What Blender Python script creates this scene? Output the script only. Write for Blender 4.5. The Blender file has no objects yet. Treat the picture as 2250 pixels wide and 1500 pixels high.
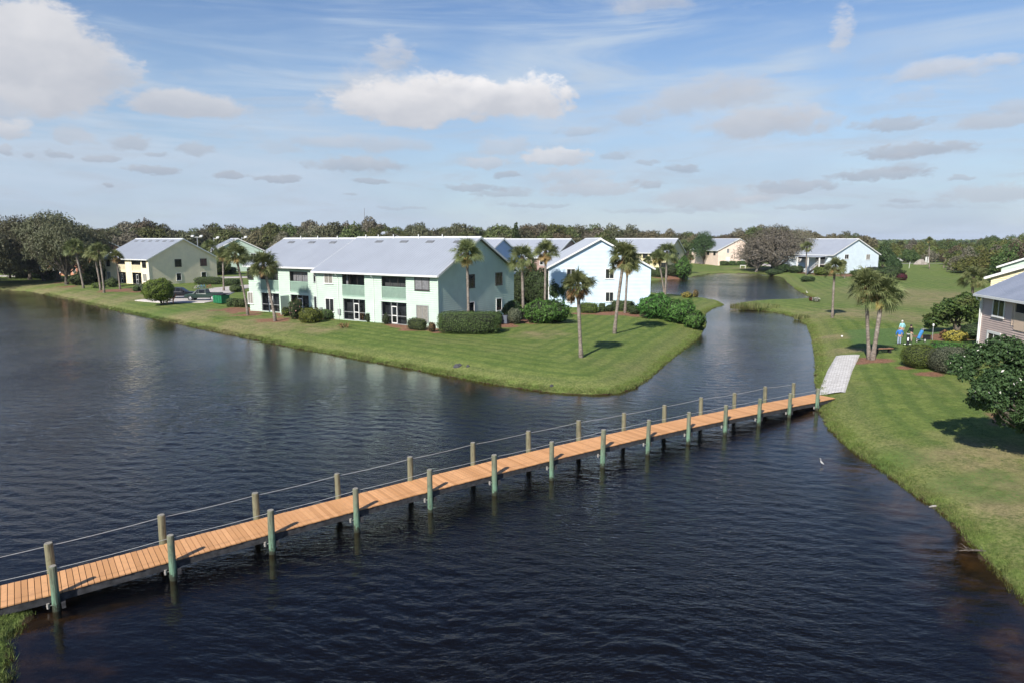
import bpy, math, random
import numpy as np
from mathutils import Vector, Matrix

RND = random.Random(11)
NR = np.random.RandomState(11)
SC = bpy.context.scene
COL = SC.collection
# ------------------------------------------------------------------ camera measurements
FPX, PITCH, CAMZ = 1500.0, math.radians(8.5), 11.0
CP, SP = math.cos(PITCH), math.sin(PITCH)


def ray(u, v):
    a = (u - 1125) / FPX
    b = (750 - v) / FPX
    return (a, CP + b * SP, -SP + b * CP)


def at(u, v, z=0.0):
    d = ray(u, v)
    t = (z - CAMZ) / d[2]
    return (d[0] * t, d[1] * t)


def pos(u, y, z=1.0):
    f = y * CP + (CAMZ - z) * SP
    return ((u - 1125) / FPX * f, y)


def topz(v, y):
    """world height seen at picture row v at distance y"""
    d = ray(1125, v)
    return CAMZ + d[2] / d[1] * y


# ------------------------------------------------------------------ water outline (measured on the water plane)
SHORE_PX = [(0, 638), (60, 641), (95, 647), (130, 655), (165, 662), (210, 673), (270, 686), (340, 701), (400, 713), (470, 728), (560, 746),
            (640, 762), (720, 776), (800, 791), (900, 809), (1000, 828), (1100, 846), (1200, 860), (1250, 864.5), (1300, 866), (1350, 864),
            (1390, 853), (1420, 834), (1445, 812), (1470, 790), (1500, 768), (1532, 742), (1549, 716), (1545, 700), (1548, 688), (1565, 678),
            (1589, 670), (1572, 662), (1530, 656), (1490, 652), (1440, 648), (1405, 636), (1410, 622), (1440, 617), (1495, 614), (1530, 607),
            (1555, 602), (1600, 600), (1640, 601), (1690, 604), (1722, 611), (1728, 620), (1745, 633), (1765, 645), (1786, 655), (1770, 659),
            (1720, 662), (1660, 664), (1632, 667), (1624, 675), (1632, 681), (1660, 682), (1690, 684), (1725, 691), (1755, 700), (1775, 716),
            (1785, 738), (1790, 765), (1795, 795), (1793, 825), (1798, 850), (1806, 872), (1803, 900), (1818, 932), (1850, 966), (1890, 1000),
            (1930, 1026), (1970, 1055), (2020, 1090), (2060, 1116), (2100, 1150), (2132, 1190), (2166, 1226), (2200, 1264), (2235, 1302),
            (2270, 1335), (2350, 1420)]
WATER = [at(u, v, 0) for u, v in SHORE_PX]
WATER += [(16, 6), (17, -10), (20, -40), (-16, -40)]
WATER += [at(-20, 1560, 0), at(24, 1490, 0), at(14, 1440, 0), at(20, 1405, 0), at(45, 1372, 0), at(66, 1352, 0), at(40, 1345, 0), at(-40, 1345, 0), (-22, 17.5), (-30, 22), (-52, 40),
          (-95, 85), (-135, 125), (-142, 150), (-125, 149)]
WP = np.array(WATER)


def shore(x, y):
    """signed distance to the shoreline, positive on land (capped at 40 m)"""
    x = np.atleast_1d(np.asarray(x, float))
    y = np.atleast_1d(np.asarray(y, float))
    out = np.full(x.shape, 40.0)
    lo = WP.min(0) - 40
    hi = WP.max(0) + 40
    sel = np.where((x > lo[0]) & (x < hi[0]) & (y > lo[1]) & (y < hi[1]))[0]
    A = WP
    B = np.roll(WP, -1, 0)
    for k in range(0, len(sel), 20000):
        s = sel[k:k + 20000]
        px, py = x[s], y[s]
        best = np.full(px.shape, 1e9)
        ins = np.zeros(px.shape, bool)
        for (ax, ay), (bx, by) in zip(A, B):
            ex, ey = bx - ax, by - ay
            t = np.clip(((px - ax) * ex + (py - ay) * ey) / (ex * ex + ey * ey + 1e-12), 0, 1)
            dx, dy = px - ax - t * ex, py - ay - t * ey
            best = np.minimum(best, dx * dx + dy * dy)
            if ay != by:
                c = ((ay > py) != (by > py)) & (px < (bx - ax) * (py - ay) / (by - ay) + ax)
                ins ^= c
        d = np.sqrt(best)
        out[s] = np.where(ins, -d, d)
    return np.clip(out, -40, 40)


def wob(x, y):
    return (np.sin(x * .31 + y * .17) + np.sin(x * .13 - y * .29 + 1.3) + np.sin(x * .07 + y * .05 + 2.1)) / 3


def height(x, y, d=None):
    x = np.atleast_1d(np.asarray(x, float))
    y = np.atleast_1d(np.asarray(y, float))
    if d is None:
        d = shore(x, y)
    rag = .10 * np.sin(x * 3.1 + 2 * np.sin(y * 1.7)) + .08 * np.sin(y * 4.3 + x * 1.1) + .05 * np.sin(x * 9.0 - y * 7.0)
    d = d + rag * np.clip(1 - np.abs(d) / 3, 0, 1)
    land = .05 + .97 * (1 - np.exp(-np.maximum(d, 0) / 2.6)) + .10 * wob(x, y) * np.clip(d / 6, 0, 1)
    bed = -.02 - 1.3 * (1 - np.exp(np.minimum(d, 0) / 4.5))
    return np.where(d > 0, land, bed)


def gz(x, y):
    return float(height(x, y)[0])


def ground(u, v):
    z = 1.0
    for _ in range(7):
        p = at(u, v, z)
        z = .5 * z + .5 * max(0.0, gz(*p))
    return Vector((p[0], p[1], gz(*p)))


# ------------------------------------------------------------------ materials
def nt(m):
    m.use_nodes = True
    n = m.node_tree
    return n, n.nodes, n.links


def N(t, ty, **kw):
    n = t.nodes.new(ty)
    for k, v in kw.items():
        if k.startswith('i_'):
            key = k[2:]
            n.inputs[int(key) if key.isdigit() else key.replace('_', ' ')].default_value = v
        else:
            setattr(n, k, v)
    return n


def rgb(c):
    return (c[0], c[1], c[2], 1)


def MIX(t, fac, a, b, blend='MIX'):
    n = t.nodes.new('ShaderNodeMix')
    n.data_type = 'RGBA'
    n.blend_type = blend
    n.clamp_factor = True
    for sock, val in ((n.inputs[0], fac), (n.inputs[6], a), (n.inputs[7], b)):
        if hasattr(val, 'is_output') or hasattr(val, 'links'):
            t.links.new(val, sock)
        else:
            sock.default_value = val if not isinstance(val, tuple) else rgb(val)
    return n.outputs[2]


def MATH(t, op, a, b=None, c=None, clamp=False):
    n = t.nodes.new('ShaderNodeMath')
    n.operation = op
    n.use_clamp = clamp
    for i, v in enumerate((a, b, c)):
        if v is None:
            continue
        if hasattr(v, 'links'):
            t.links.new(v, n.inputs[i])
        else:
            n.inputs[i].default_value = v
    return n.outputs[0]


def SMOOTH(t, v, a, b, lo=0., hi=1.):
    n = t.nodes.new('ShaderNodeMapRange')
    n.interpolation_type = 'SMOOTHSTEP'
    t.links.new(v, n.inputs[0])
    for i, x in ((1, a), (2, b), (3, lo), (4, hi)):
        n.inputs[i].default_value = x
    return n.outputs[0]


def NOISE(t, vec, scale, detail=3, rough=.55, dist=0.):
    n = t.nodes.new('ShaderNodeTexNoise')
    n.inputs['Scale'].default_value = scale
    n.inputs['Detail'].default_value = detail
    n.inputs['Roughness'].default_value = rough
    n.inputs['Distortion'].default_value = dist
    if vec is not None:
        t.links.new(vec, n.inputs['Vector'])
    return n.outputs[0]


def newmat(name):
    m = bpy.data.materials.new(name)
    t, n, l = nt(m)
    b = n['Principled BSDF']
    return m, t, b


def paint(name, c, rough=.6, var=.12, scale=1.3, metal=0., bump=0., spec=.4, bscale=30.):
    m, t, b = newmat(name)
    tc = N(t, 'ShaderNodeTexCoord')
    n1 = NOISE(t, tc.outputs['Object'], scale, 5, .6)
    d = tuple(x * (1 - 2 * var) for x in c)
    h = tuple(min(1, x * (1 + var)) for x in c)
    t.links.new(MIX(t, SMOOTH(t, n1, .25, .75), d, h), b.inputs['Base Color'])
    b.inputs['Roughness'].default_value = rough
    b.inputs['Metallic'].default_value = metal
    b.inputs['Specular IOR Level'].default_value = spec
    if bump:
        bn = N(t, 'ShaderNodeBump', i_Strength=bump, i_Distance=.02)
        t.links.new(NOISE(t, tc.outputs['Object'], bscale, 3), bn.inputs['Height'])
        t.links.new(bn.outputs[0], b.inputs['Normal'])
    return m


def foliage(name, dark, light, third=None, trans=.28, rough=.55, hue=.10):
    m, t, b = newmat(name)
    geo = N(t, 'ShaderNodeNewGeometry')
    oi = N(t, 'ShaderNodeObjectInfo')
    tc = N(t, 'ShaderNodeTexCoord')
    r = geo.outputs['Random Per Island']
    c = MIX(t, r, dark, light)
    if third:
        n1 = NOISE(t, tc.outputs['Object'], .55, 3)
        c = MIX(t, SMOOTH(t, n1, .52, .70), c, third)
    hs = N(t, 'ShaderNodeHueSaturation')
    t.links.new(c, hs.inputs['Color'])
    t.links.new(MATH(t, 'MULTIPLY_ADD', oi.outputs['Random'], hue * .5, .5 - hue * .25), hs.inputs['Hue'])
    t.links.new(MATH(t, 'MULTIPLY_ADD', oi.outputs['Random'], hue * 4, 1 - hue * 2), hs.inputs['Value'])
    t.links.new(hs.outputs[0], b.inputs['Base Color'])
    b.inputs['Roughness'].default_value = rough
    b.inputs['Specular IOR Level'].default_value = .25
    tr = N(t, 'ShaderNodeBsdfTranslucent')
    t.links.new(hs.outputs[0], tr.inputs[0])
    mx = N(t, 'ShaderNodeMixShader', i_0=trans)
    t.links.new(b.outputs[0], mx.inputs[1])
    t.links.new(tr.outputs[0], mx.inputs[2])
    t.links.new(mx.outputs[0], t.nodes['Material Output'].inputs[0])
    return m


def island_mat(name, a, c2, rough=.7, bump=.0, scale=20., third=None):
    """each separate board or stone gets its own tone between a and c2"""
    m, t, b = newmat(name)
    geo = N(t, 'ShaderNodeNewGeometry')
    tc = N(t, 'ShaderNodeTexCoord')
    c = MIX(t, geo.outputs['Random Per Island'], a, c2)
    n1 = NOISE(t, tc.outputs['Object'], scale, 4, .65)
    c = MIX(t, MATH(t, 'MULTIPLY', SMOOTH(t, n1, .45, .75), .35), c, third or tuple(x * .5 for x in a))
    t.links.new(c, b.inputs['Base Color'])
    b.inputs['Roughness'].default_value = rough
    b.inputs['Specular IOR Level'].default_value = .25
    if bump:
        bn = N(t, 'ShaderNodeBump', i_Strength=bump, i_Distance=.01)
        t.links.new(n1, bn.inputs['Height'])
        t.links.new(bn.outputs[0], b.inputs['Normal'])
    return m


def siding_paint(name, c, rough=.55):
    m, t, b = newmat(name)
    tc = N(t, 'ShaderNodeTexCoord')
    n1 = NOISE(t, tc.outputs['Object'], .8, 5, .6)
    n2 = NOISE(t, tc.outputs['Object'], 9, 4, .6)
    col = MIX(t, SMOOTH(t, n1, .3, .7), tuple(x * .93 for x in c), tuple(min(1, x * 1.03) for x in c))
    col = MIX(t, MATH(t, 'MULTIPLY', SMOOTH(t, n2, .55, .8), .12), col, tuple(x * .6 for x in c))
    t.links.new(col, b.inputs['Base Color'])
    b.inputs['Roughness'].default_value = rough
    b.inputs['Specular IOR Level'].default_value = .3
    return m


def metal_roof(name, c, c2):
    m, t, b = newmat(name)
    tc = N(t, 'ShaderNodeTexCoord')
    n1 = NOISE(t, tc.outputs['Object'], .35, 4, .6)
    mp = N(t, 'ShaderNodeMapping')
    mp.inputs['Scale'].default_value = (6, .5, .5)
    t.links.new(tc.outputs['Object'], mp.inputs[0])
    n2 = NOISE(t, mp.outputs[0], 1.0, 4, .7)
    col = MIX(t, SMOOTH(t, n1, .3, .7), c, c2)
    col = MIX(t, MATH(t, 'MULTIPLY', SMOOTH(t, n2, .5, .8), .25), col, tuple(x * .75 for x in c))
    t.links.new(col, b.inputs['Base Color'])
    b.inputs['Roughness'].default_value = .45
    b.inputs['Metallic'].default_value = .15
    b.inputs['Specular IOR Level'].default_value = .5
    return m


def glass(name, c, rough=.06):
    m, t, b = newmat(name)
    tc = N(t, 'ShaderNodeTexCoord')
    n1 = NOISE(t, tc.outputs['Object'], 1.1, 2)
    t.links.new(MIX(t, SMOOTH(t, n1, .35, .65), tuple(x * .6 for x in c), tuple(x * 1.3 for x in c)), b.inputs['Base Color'])
    b.inputs['Roughness'].default_value = rough
    b.inputs['Specular IOR Level'].default_value = .5
    return m


M = {}
M['white'] = paint('white_trim', (.78, .78, .75), .5, .04)
M['gutter'] = paint('gutter_white', (.74, .75, .74), .4, .05)
M['bronze'] = paint('dark_bronze_frame', (.055, .05, .045), .45, .1)
M['greyframe'] = paint('grey_frame', (.30, .31, .31), .45, .1)
M['glass'] = glass('dark_glass', (.022, .025, .027))
M['blind'] = paint('grey_blind', (.20, .20, .21), .5, .15, 4)
M['drape'] = paint('pale_drape', (.26, .25, .22), .5, .15, 6)
M['ventgrey'] = paint('vent_grey', (.16, .17, .18), .6, .1)
M['car_glass'] = paint('tinted_car_glass', (.012, .014, .016), .12, .1, spec=.22)
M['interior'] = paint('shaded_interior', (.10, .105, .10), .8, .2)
M['screen'] = paint('insect_screen', (.05, .052, .052), .8, .1)
M['mint'] = siding_paint('mint_siding', (.51, .63, .53))
M['mintdark'] = paint('mint_rail', (.33, .47, .38), .6, .06)
M['cream'] = siding_paint('cream_siding', (.94, .82, .57))
M['blue'] = siding_paint('pale_blue_siding', (.60, .74, .86))
M['sky_blue'] = siding_paint('blue_siding', (.30, .42, .58))
M['yellow'] = siding_paint('yellow_siding', (.72, .64, .40))
M['peach'] = siding_paint('peach_siding', (.85, .68, .56))
M['paleblue'] = siding_paint('white_blue_siding', (.70, .80, .86))
M['brown'] = siding_paint('rose_brown_siding', (.40, .27, .24))
M['pink'] = siding_paint('dusty_pink_siding', (.58, .455, .405))
M['tanpanel'] = siding_paint('tan_panel', (.56, .45, .36))
M['coral'] = siding_paint('coral_siding', (.60, .28, .18))
M['roof'] = metal_roof('metal_roofing', (.37, .40, .445), (.405, .44, .485))
M['roofnear'] = metal_roof('metal_roofing_grey', (.23, .26, .32), (.29, .32, .385))
M['bark'] = paint('grey_bark', (.13, .11, .09), .9, .3, 6, bump=.6)
M['palebark'] = paint('pale_branch', (.27, .24, .20), .9, .3, 6, bump=.4)
M['deck'] = island_mat('deck_boards', (.50, .255, .108), (.68, .365, .168), .65, .25, 5, (.36, .20, .11))
M['beam'] = paint('weathered_beam', (.055, .055, .058), .8, .3, 5, bump=.5)
M['concrete'] = paint('pale_concrete', (.50, .46, .42), .85, .12, 1.2, bump=.2)
M['asphalt'] = paint('grey_asphalt', (.20, .19, .18), .9, .15, 1.5)
M['stone'] = paint('pale_rock', (.36, .32, .28), .9, .2, 5, bump=.6)
M['mulchrock'] = paint('dark_rock', (.07, .07, .075), .8, .3, 8, bump=.5)
M['rope'] = paint('grey_rope', (.42, .41, .38), .9, .15, 40)
M['steel'] = paint('galvanised_steel', (.55, .56, .57), .35, .1, 3, metal=.6)
M['dark'] = paint('black_rubber', (.02, .02, .021), .7, .2)
M['plum'] = foliage('plum_leaves', (.07, .012, .018), (.17, .03, .035), trans=.2)


def post_mat(name, top, low, alg):
    m, t, b = newmat(name)
    tc = N(t, 'ShaderNodeTexCoord')
    sp = N(t, 'ShaderNodeSeparateXYZ')
    t.links.new(tc.outputs['Object'], sp.inputs[0])
    mp = N(t, 'ShaderNodeMapping')
    mp.inputs['Scale'].default_value = (9, 9, .8)
    t.links.new(tc.outputs['Object'], mp.inputs[0])
    n1 = NOISE(t, mp.outputs[0], 1.6, 5, .7)
    n2 = NOISE(t, tc.outputs['Object'], 7, 4, .7)
    zz = MATH(t, 'ADD', sp.outputs[2], MATH(t, 'MULTIPLY_ADD', n2, .9, -.45))
    c = MIX(t, SMOOTH(t, zz, .35, 1.45), low, top)
    c = MIX(t, MATH(t, 'MULTIPLY', SMOOTH(t, n1, .44, .66), .85), c, tuple(x * .38 for x in top))
    n3 = NOISE(t, tc.outputs['Object'], 2.4, 6, .8)
    c = MIX(t, MATH(t, 'MULTIPLY', SMOOTH(t, n3, .50, .68), .75), c, tuple(x * .45 for x in low))
    c = MIX(t, SMOOTH(t, zz, .30, .08), c, alg)
    t.links.new(c, b.inputs['Base Color'])
    b.inputs['Roughness'].default_value = .8
    bn = N(t, 'ShaderNodeBump', i_Strength=.6, i_Distance=.015)
    t.links.new(n1, bn.inputs['Height'])
    t.links.new(bn.outputs[0], b.inputs['Normal'])
    return m


M['post_green'] = post_mat('copper_green_post', (.19, .195, .13), (.15, .27, .18), (.03, .035, .02))
M['post_grey'] = post_mat('weathered_post', (.20, .19, .12), (.19, .20, .12), (.03, .03, .02))
M['posttop'] = paint('post_end_grain', (.30, .28, .23), .85, .25, 25)

# ------------------------------------------------------------------ mesh helpers


class MB:
    def __init__(s):
        s.v, s.f, s.m = [], [], []

    def poly(s, pts, m=0):
        b = len(s.v)
        s.v += [tuple(p) for p in pts]
        s.f.append(tuple(range(b, b + len(pts))))
        s.m.append(m)

    def box(s, x0, x1, y0, y1, z0, z1, m=0):
        b = len(s.v)
        s.v += [(x, y, z) for z in (z0, z1) for x, y in ((x0, y0), (x1, y0), (x1, y1), (x0, y1))]
        for f in ((3, 2, 1, 0), (4, 5, 6, 7), (0, 1, 5, 4), (1, 2, 6, 5), (2, 3, 7, 6), (3, 0, 4, 7)):
            s.f.append(tuple(b + i for i in f))
            s.m.append(m)

    def obox(s, o, ax, ay, az, m=0):
        """box from corner o along three edge vectors"""
        o, ax, ay, az = Vector(o), Vector(ax), Vector(ay), Vector(az)
        b = len(s.v)
        s.v += [tuple(p) for p in (o, o + ax, o + ax + ay, o + ay, o + az, o + ax + az, o + ax + ay + az, o + ay + az)]
        for f in ((3, 2, 1, 0), (4, 5, 6, 7), (0, 1, 5, 4), (1, 2, 6, 5), (2, 3, 7, 6), (3, 0, 4, 7)):
            s.f.append(tuple(b + i for i in f))
            s.m.append(m)

    def tube(s, pts, radii, n=8, m=0, cap=True, capm=None):
        pts = [Vector(p) for p in pts]
        if not hasattr(radii, '__len__'):
            radii = [radii] * len(pts)
        b = len(s.v)
        up = None
        for i, p in enumerate(pts):
            t = (pts[min(i + 1, len(pts) - 1)] - pts[max(i - 1, 0)])
            t = t.normalized() if t.length > 1e-9 else Vector((0, 0, 1))
            if up is None:
                up = Vector((1, 0, 0)) if abs(t.x) < .9 else Vector((0, 1, 0))
            a = (up - t * up.dot(t)).normalized()
            c = t.cross(a)
            up = a
            for k in range(n):
                q = 2 * math.pi * k / n
                s.v.append(tuple(p + (a * math.cos(q) + c * math.sin(q)) * radii[i]))
        for i in range(len(pts) - 1):
            for k in range(n):
                k2 = (k + 1) % n
                s.f.append((b + i * n + k, b + i * n + k2, b + (i + 1) * n + k2, b + (i + 1) * n + k))
                s.m.append(m)
        if cap:
            s.f.append(tuple(b + k for k in range(n - 1, -1, -1)))
            s.m.append(m)
            e = b + (len(pts) - 1) * n
            s.f.append(tuple(e + k for k in range(n)))
            s.m.append(m if capm is None else capm)

    def lathe(s, prof, n=12, m=0, o=(0, 0, 0)):
        s.tube([(o[0], o[1], o[2] + z + i * 1e-5) for i, (r, z) in enumerate(prof)], [max(r, 1e-4) for r, z in prof], n, m)

    def build(s, name, mats, parent=None, smooth=False, loc=None):
        me = bpy.data.meshes.new(name)
        me.from_pydata(s.v, [], s.f)
        mats = mats if isinstance(mats, (list, tuple)) else [mats]
        for mm in mats:
            me.materials.append(mm)
        if len(mats) > 1:
            me.polygons.foreach_set('material_index', s.m)
        if smooth:
            me.polygons.foreach_set('use_smooth', [True] * len(me.polygons))
        me.update()
        return link(name, me, parent, loc)


def link(name, me, parent=None, loc=None):
    o = bpy.data.objects.new(name, me)
    COL.objects.link(o)
    if parent is not None:
        o.parent = parent
    if loc is not None:
        o.location = loc
    return o


def tag(o, label, cat, group=None):
    o['label'] = label
    o['category'] = cat
    if group:
        o['group'] = group
    return o


def kind(o, k):
    o['kind'] = k
    return o


def thing(name, label, cat, loc=(0, 0, 0), rz=0., group=None):
    o = bpy.data.objects.new(name, None)
    o.empty_display_size = .3
    COL.objects.link(o)
    o.location = loc
    o.rotation_euler = (0, 0, rz)
    return tag(o, label, cat, group)


def np_mesh(name, V, Q, mats, mi=None, smooth=False):
    me = bpy.data.meshes.new(name)
    V = np.asarray(V, np.float32)
    Q = np.asarray(Q, np.int32)
    k = Q.shape[1]
    me.vertices.add(len(V))
    me.vertices.foreach_set('co', V.ravel())
    me.loops.add(Q.size)
    me.loops.foreach_set('vertex_index', Q.ravel())
    me.polygons.add(len(Q))
    me.polygons.foreach_set('loop_start', np.arange(0, Q.size, k, dtype=np.int32))
    me.polygons.foreach_set('loop_total', np.full(len(Q), k, np.int32))
    for mm in mats:
        me.materials.append(mm)
    if mi is not None:
        me.polygons.foreach_set('material_index', np.asarray(mi, np.int32))
    if smooth:
        me.polygons.foreach_set('use_smooth', np.ones(len(Q), bool))
    me.update(calc_edges=True)
    return me


def nrm(a):
    return a / (np.linalg.norm(a, axis=-1, keepdims=True) + 1e-9)


def leaf_quads(P, Nn, size, asp=.5, rs=NR, droop=0.):
    n = len(P)
    r = rs.normal(size=(n, 3))
    if droop:
        r[:, 2] -= droop
    t = nrm(r - Nn * (r * Nn).sum(1, keepdims=True))
    b = np.cross(Nn, t)
    s = np.asarray(size).reshape(-1, 1) * np.ones((n, 1))
    bend = Nn * s * .18
    V = np.stack([P - t * s, P + b * s * asp + bend, P + t * s, P - b * s * asp + bend], 1).reshape(-1, 3)
    return V, np.arange(4 * n).reshape(-1, 4)


def blob_points(blobs, n, rs, lo=.72, gaps=.0, up=-.45):
    """points through the outer shell of a set of ellipsoids; blobs = [(centre, (rx,ry,rz))]"""
    c = np.array([b[0] for b in blobs], float)
    r = np.array([b[1] for b in blobs], float)
    w = (r[:, 0] * r[:, 2])
    k = rs.choice(len(blobs), n, p=w / w.sum())
    d = nrm(rs.normal(size=(n, 3)))
    ph = rs.uniform(0, 6.28, (len(blobs), 3))[k]
    lump = 1 + .13 * np.sin(5 * d[:, 0] + ph[:, 0]) * np.sin(5 * d[:, 1] + ph[:, 1]) + .12 * np.sin(9 * d[:, 2] + ph[:, 2] + 4 * d[:, 0])
    rad = (lo + (1 - lo) * rs.uniform(size=n) ** .6) * lump
    P = c[k] + d * r[k] * rad[:, None]
    keep = d[:, 2] > up - .25 * rs.uniform(size=n)
    if gaps:
        q = np.sin(P[:, 0] * 1.9 + ph[:, 0]) * np.sin(P[:, 1] * 2.1 + ph[:, 1]) * np.sin(P[:, 2] * 2.3 + ph[:, 2])
        keep &= q > -1 + gaps * 1.0 - .3 * rs.uniform(size=n)
    P, d = P[keep], d[keep]
    Nn = nrm(d * .8 + rs.normal(size=P.shape) * .55 + np.array([0, 0, .35]))
    return P, Nn
# ------------------------------------------------------------------ vegetation
M['oak'] = foliage('oak_leaves', (0.061, 0.067, 0.032), (0.152, 0.152, 0.084), (0.102, 0.087, 0.055), trans=.22)
M['oak_brown'] = foliage('brown_oak_leaves', (0.092, 0.078, 0.045), (0.190, 0.160, 0.092), (0.135, 0.123, 0.068), trans=.22)
M['oak_green'] = foliage('green_oak_leaves', (0.058, 0.080, 0.026), (0.160, 0.181, 0.065), (0.109, 0.102, 0.043), trans=.25)
M['bare'] = foliage('thin_grey_leaves', (0.112, 0.106, 0.070), (0.215, 0.200, 0.140), (0.150, 0.132, 0.090), trans=.15)
M['dark_leaf'] = foliage('dark_glossy_leaves', (0.026, 0.046, 0.017), (0.080, 0.123, 0.041), trans=.2, rough=.6)
M['hedge'] = foliage('hedge_leaves', (0.051, 0.087, 0.023), (0.138, 0.196, 0.065), trans=.22, rough=.6)
M['hedge_mid'] = foliage('bright_hedge_leaves', (.060, .095, .018), (.150, .195, .048), trans=.22, rough=.5)
M['hedge_lime'] = foliage('lime_leaves', (.085, .125, .018), (.20, .25, .05), trans=.3)
M['hedge_grey'] = foliage('silver_leaves', (0.087, 0.109, 0.065), (0.196, 0.217, 0.138), trans=.2)
M['lush'] = foliage('lush_leaves', (0.041, 0.102, 0.020), (0.123, 0.239, 0.051), trans=.25, rough=.6)
M['seagrape'] = foliage('broad_leaves', (0.032, 0.066, 0.017), (0.110, 0.168, 0.042), (0.110, 0.130, 0.042), trans=.22, rough=.6)
M['croton'] = foliage('yellow_leaves', (.28, .27, .04), (.50, .45, .10), trans=.25)
M['brown_leaf'] = foliage('dry_brown_leaves', (0.145, 0.080, 0.036), (0.290, 0.174, 0.087), trans=.2)
M['mangrove'] = foliage('mangrove_leaves', (0.065, 0.090, 0.020), (0.196, 0.217, 0.061), (0.145, 0.123, 0.043), trans=.25)
M['mangrove_dark'] = foliage('thicket_leaves', (0.043, 0.072, 0.020), (0.123, 0.160, 0.051), trans=.25)
M['reed'] = foliage('reed_blades', (0.10, 0.135, 0.040), (0.26, 0.25, 0.10), trans=.3)
M['palm'] = foliage('palm_fronds', (0.087, 0.113, 0.038), (0.225, 0.246, 0.102), trans=.25, rough=.6, hue=.05)
M['palm_old'] = foliage('dying_palm_fronds', (0.232, 0.152, 0.058), (0.392, 0.290, 0.123), trans=.2)
M['palm_trunk'] = paint('palm_trunk', (.27, .225, .185), .9, .25, 5, bump=.8, bscale=14)


def trunk_scars(m):
    t = m.node_tree
    b = t.nodes['Principled BSDF']
    old = b.inputs['Base Color'].links[0].from_socket
    tc = N(t, 'ShaderNodeTexCoord')
    mp = N(t, 'ShaderNodeMapping')
    mp.inputs['Scale'].default_value = (1.5, 1.5, 9)
    t.links.new(tc.outputs['Object'], mp.inputs[0])
    n1 = NOISE(t, mp.outputs[0], 1.0, 4, .7)
    n2 = NOISE(t, tc.outputs['Object'], .9, 3, .6)
    c = MIX(t, MATH(t, 'MULTIPLY', SMOOTH(t, n1, .42, .60), .6), old, (.10, .08, .065))
    c = MIX(t, MATH(t, 'MULTIPLY', SMOOTH(t, n2, .45, .65), .45), c, (.36, .33, .29))
    t.links.new(c, b.inputs['Base Color'])


trunk_scars(M['palm_trunk'])
M['palm_boots'] = paint('palm_boots', (.13, .085, .055), .9, .3, 9, bump=.6)
M['flower'] = paint('white_blossom', (.65, .62, .55), .6, .1)
M['pinkflower'] = paint('pink_blossom', (.65, .32, .33), .6, .1)
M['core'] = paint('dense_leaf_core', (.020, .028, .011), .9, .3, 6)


def crown_mesh(name, blobs, n, leaf, mats, seed, lo=.7, gaps=.35, asp=.5, up=-.45, extra=None, mixm=None, droop=0.):
    rs = np.random.RandomState(seed)
    P, Nn = blob_points(blobs, n, rs, lo, gaps, up)
    s = leaf * rs.uniform(.6, 1.3, len(P))
    V, Q = leaf_quads(P, Nn, s, asp, rs, droop)
    mi = np.zeros(len(Q), int)
    if mixm:
        mi[rs.uniform(size=len(Q)) < mixm] = 1
    if extra is not None and extra.v:
        base = len(V)
        V = np.concatenate([V, np.array(extra.v)])
        q2 = []
        m2 = []
        for f, m in zip(extra.f, extra.m):
            if len(f) == 4:
                q2.append([base + i for i in f])
                m2.append(m)
        Q = np.concatenate([Q, np.array(q2)])
        mi = np.concatenate([mi, np.array(m2)])
    return np_mesh(name, V, Q, mats, mi)


def branches(mb, base, h, blobs, r0, seed, m=0, twigs=0, n=6):
    """trunk plus limbs reaching into each blob of the crown"""
    rs = random.Random(seed)
    fork = Vector(base) + Vector((rs.uniform(-.3, .3), rs.uniform(-.3, .3), h))
    mb.tube([Vector(base) - Vector((0, 0, .4)), Vector(base) + Vector((0, 0, .25)), (Vector(base) + fork) * .5 + Vector((rs.uniform(-.15, .15), rs.uniform(-.15, .15), 0)), fork], [r0 * 1.5, r0 * 1.1, r0 * .9, r0 * .8], 8, m)
    for c, r in blobs:
        c = Vector(c)
        mid = fork.lerp(c, .5) + Vector((rs.uniform(-.6, .6), rs.uniform(-.6, .6), rs.uniform(-.2, .6)))
        end = fork.lerp(c, 1.0)
        rr = r0 * rs.uniform(.35, .6)
        mb.tube([fork, mid, end], [rr, rr * .6, rr * .3], n, m)
        for _ in range(twigs):
            d = Vector((rs.gauss(0, 1), rs.gauss(0, 1), rs.gauss(0, .8))).normalized()
            p = mid.lerp(end, rs.uniform(.2, 1))
            q = c + Vector((d.x * r[0], d.y * r[1], d.z * r[2])) * rs.uniform(.6, 1.0)
            k = p.lerp(q, .5) + Vector((rs.uniform(-.4, .4), rs.uniform(-.4, .4), rs.uniform(-.1, .5)))
            mb.tube([p, k, q], [rr * .3, rr * .2, rr * .06], 4, m, cap=False)


def dome_blobs(seed, R, H, z0, n, r=(.30, .42)):
    rs = random.Random(seed)
    out = []
    for i in range(n):
        a = i * 2.39996 + rs.uniform(-.4, .4)
        q = math.sqrt((i + .5) / n)
        rad = R * (1 - r[0]) * q * rs.uniform(.85, 1.05)
        zz = z0 + H * (1 - q ** 2.0 * rs.uniform(.55, .95)) * rs.uniform(.75, 1.0) * .72
        k = R * rs.uniform(*r)
        out.append(((rad * math.cos(a), rad * math.sin(a), zz), (k, k, k * rs.uniform(.62, .85))))
    return out


class Kind:
    """one species: shared trunk and crown meshes, several variants"""

    def __init__(s, name, variants):
        s.name, s.var = name, variants


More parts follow.
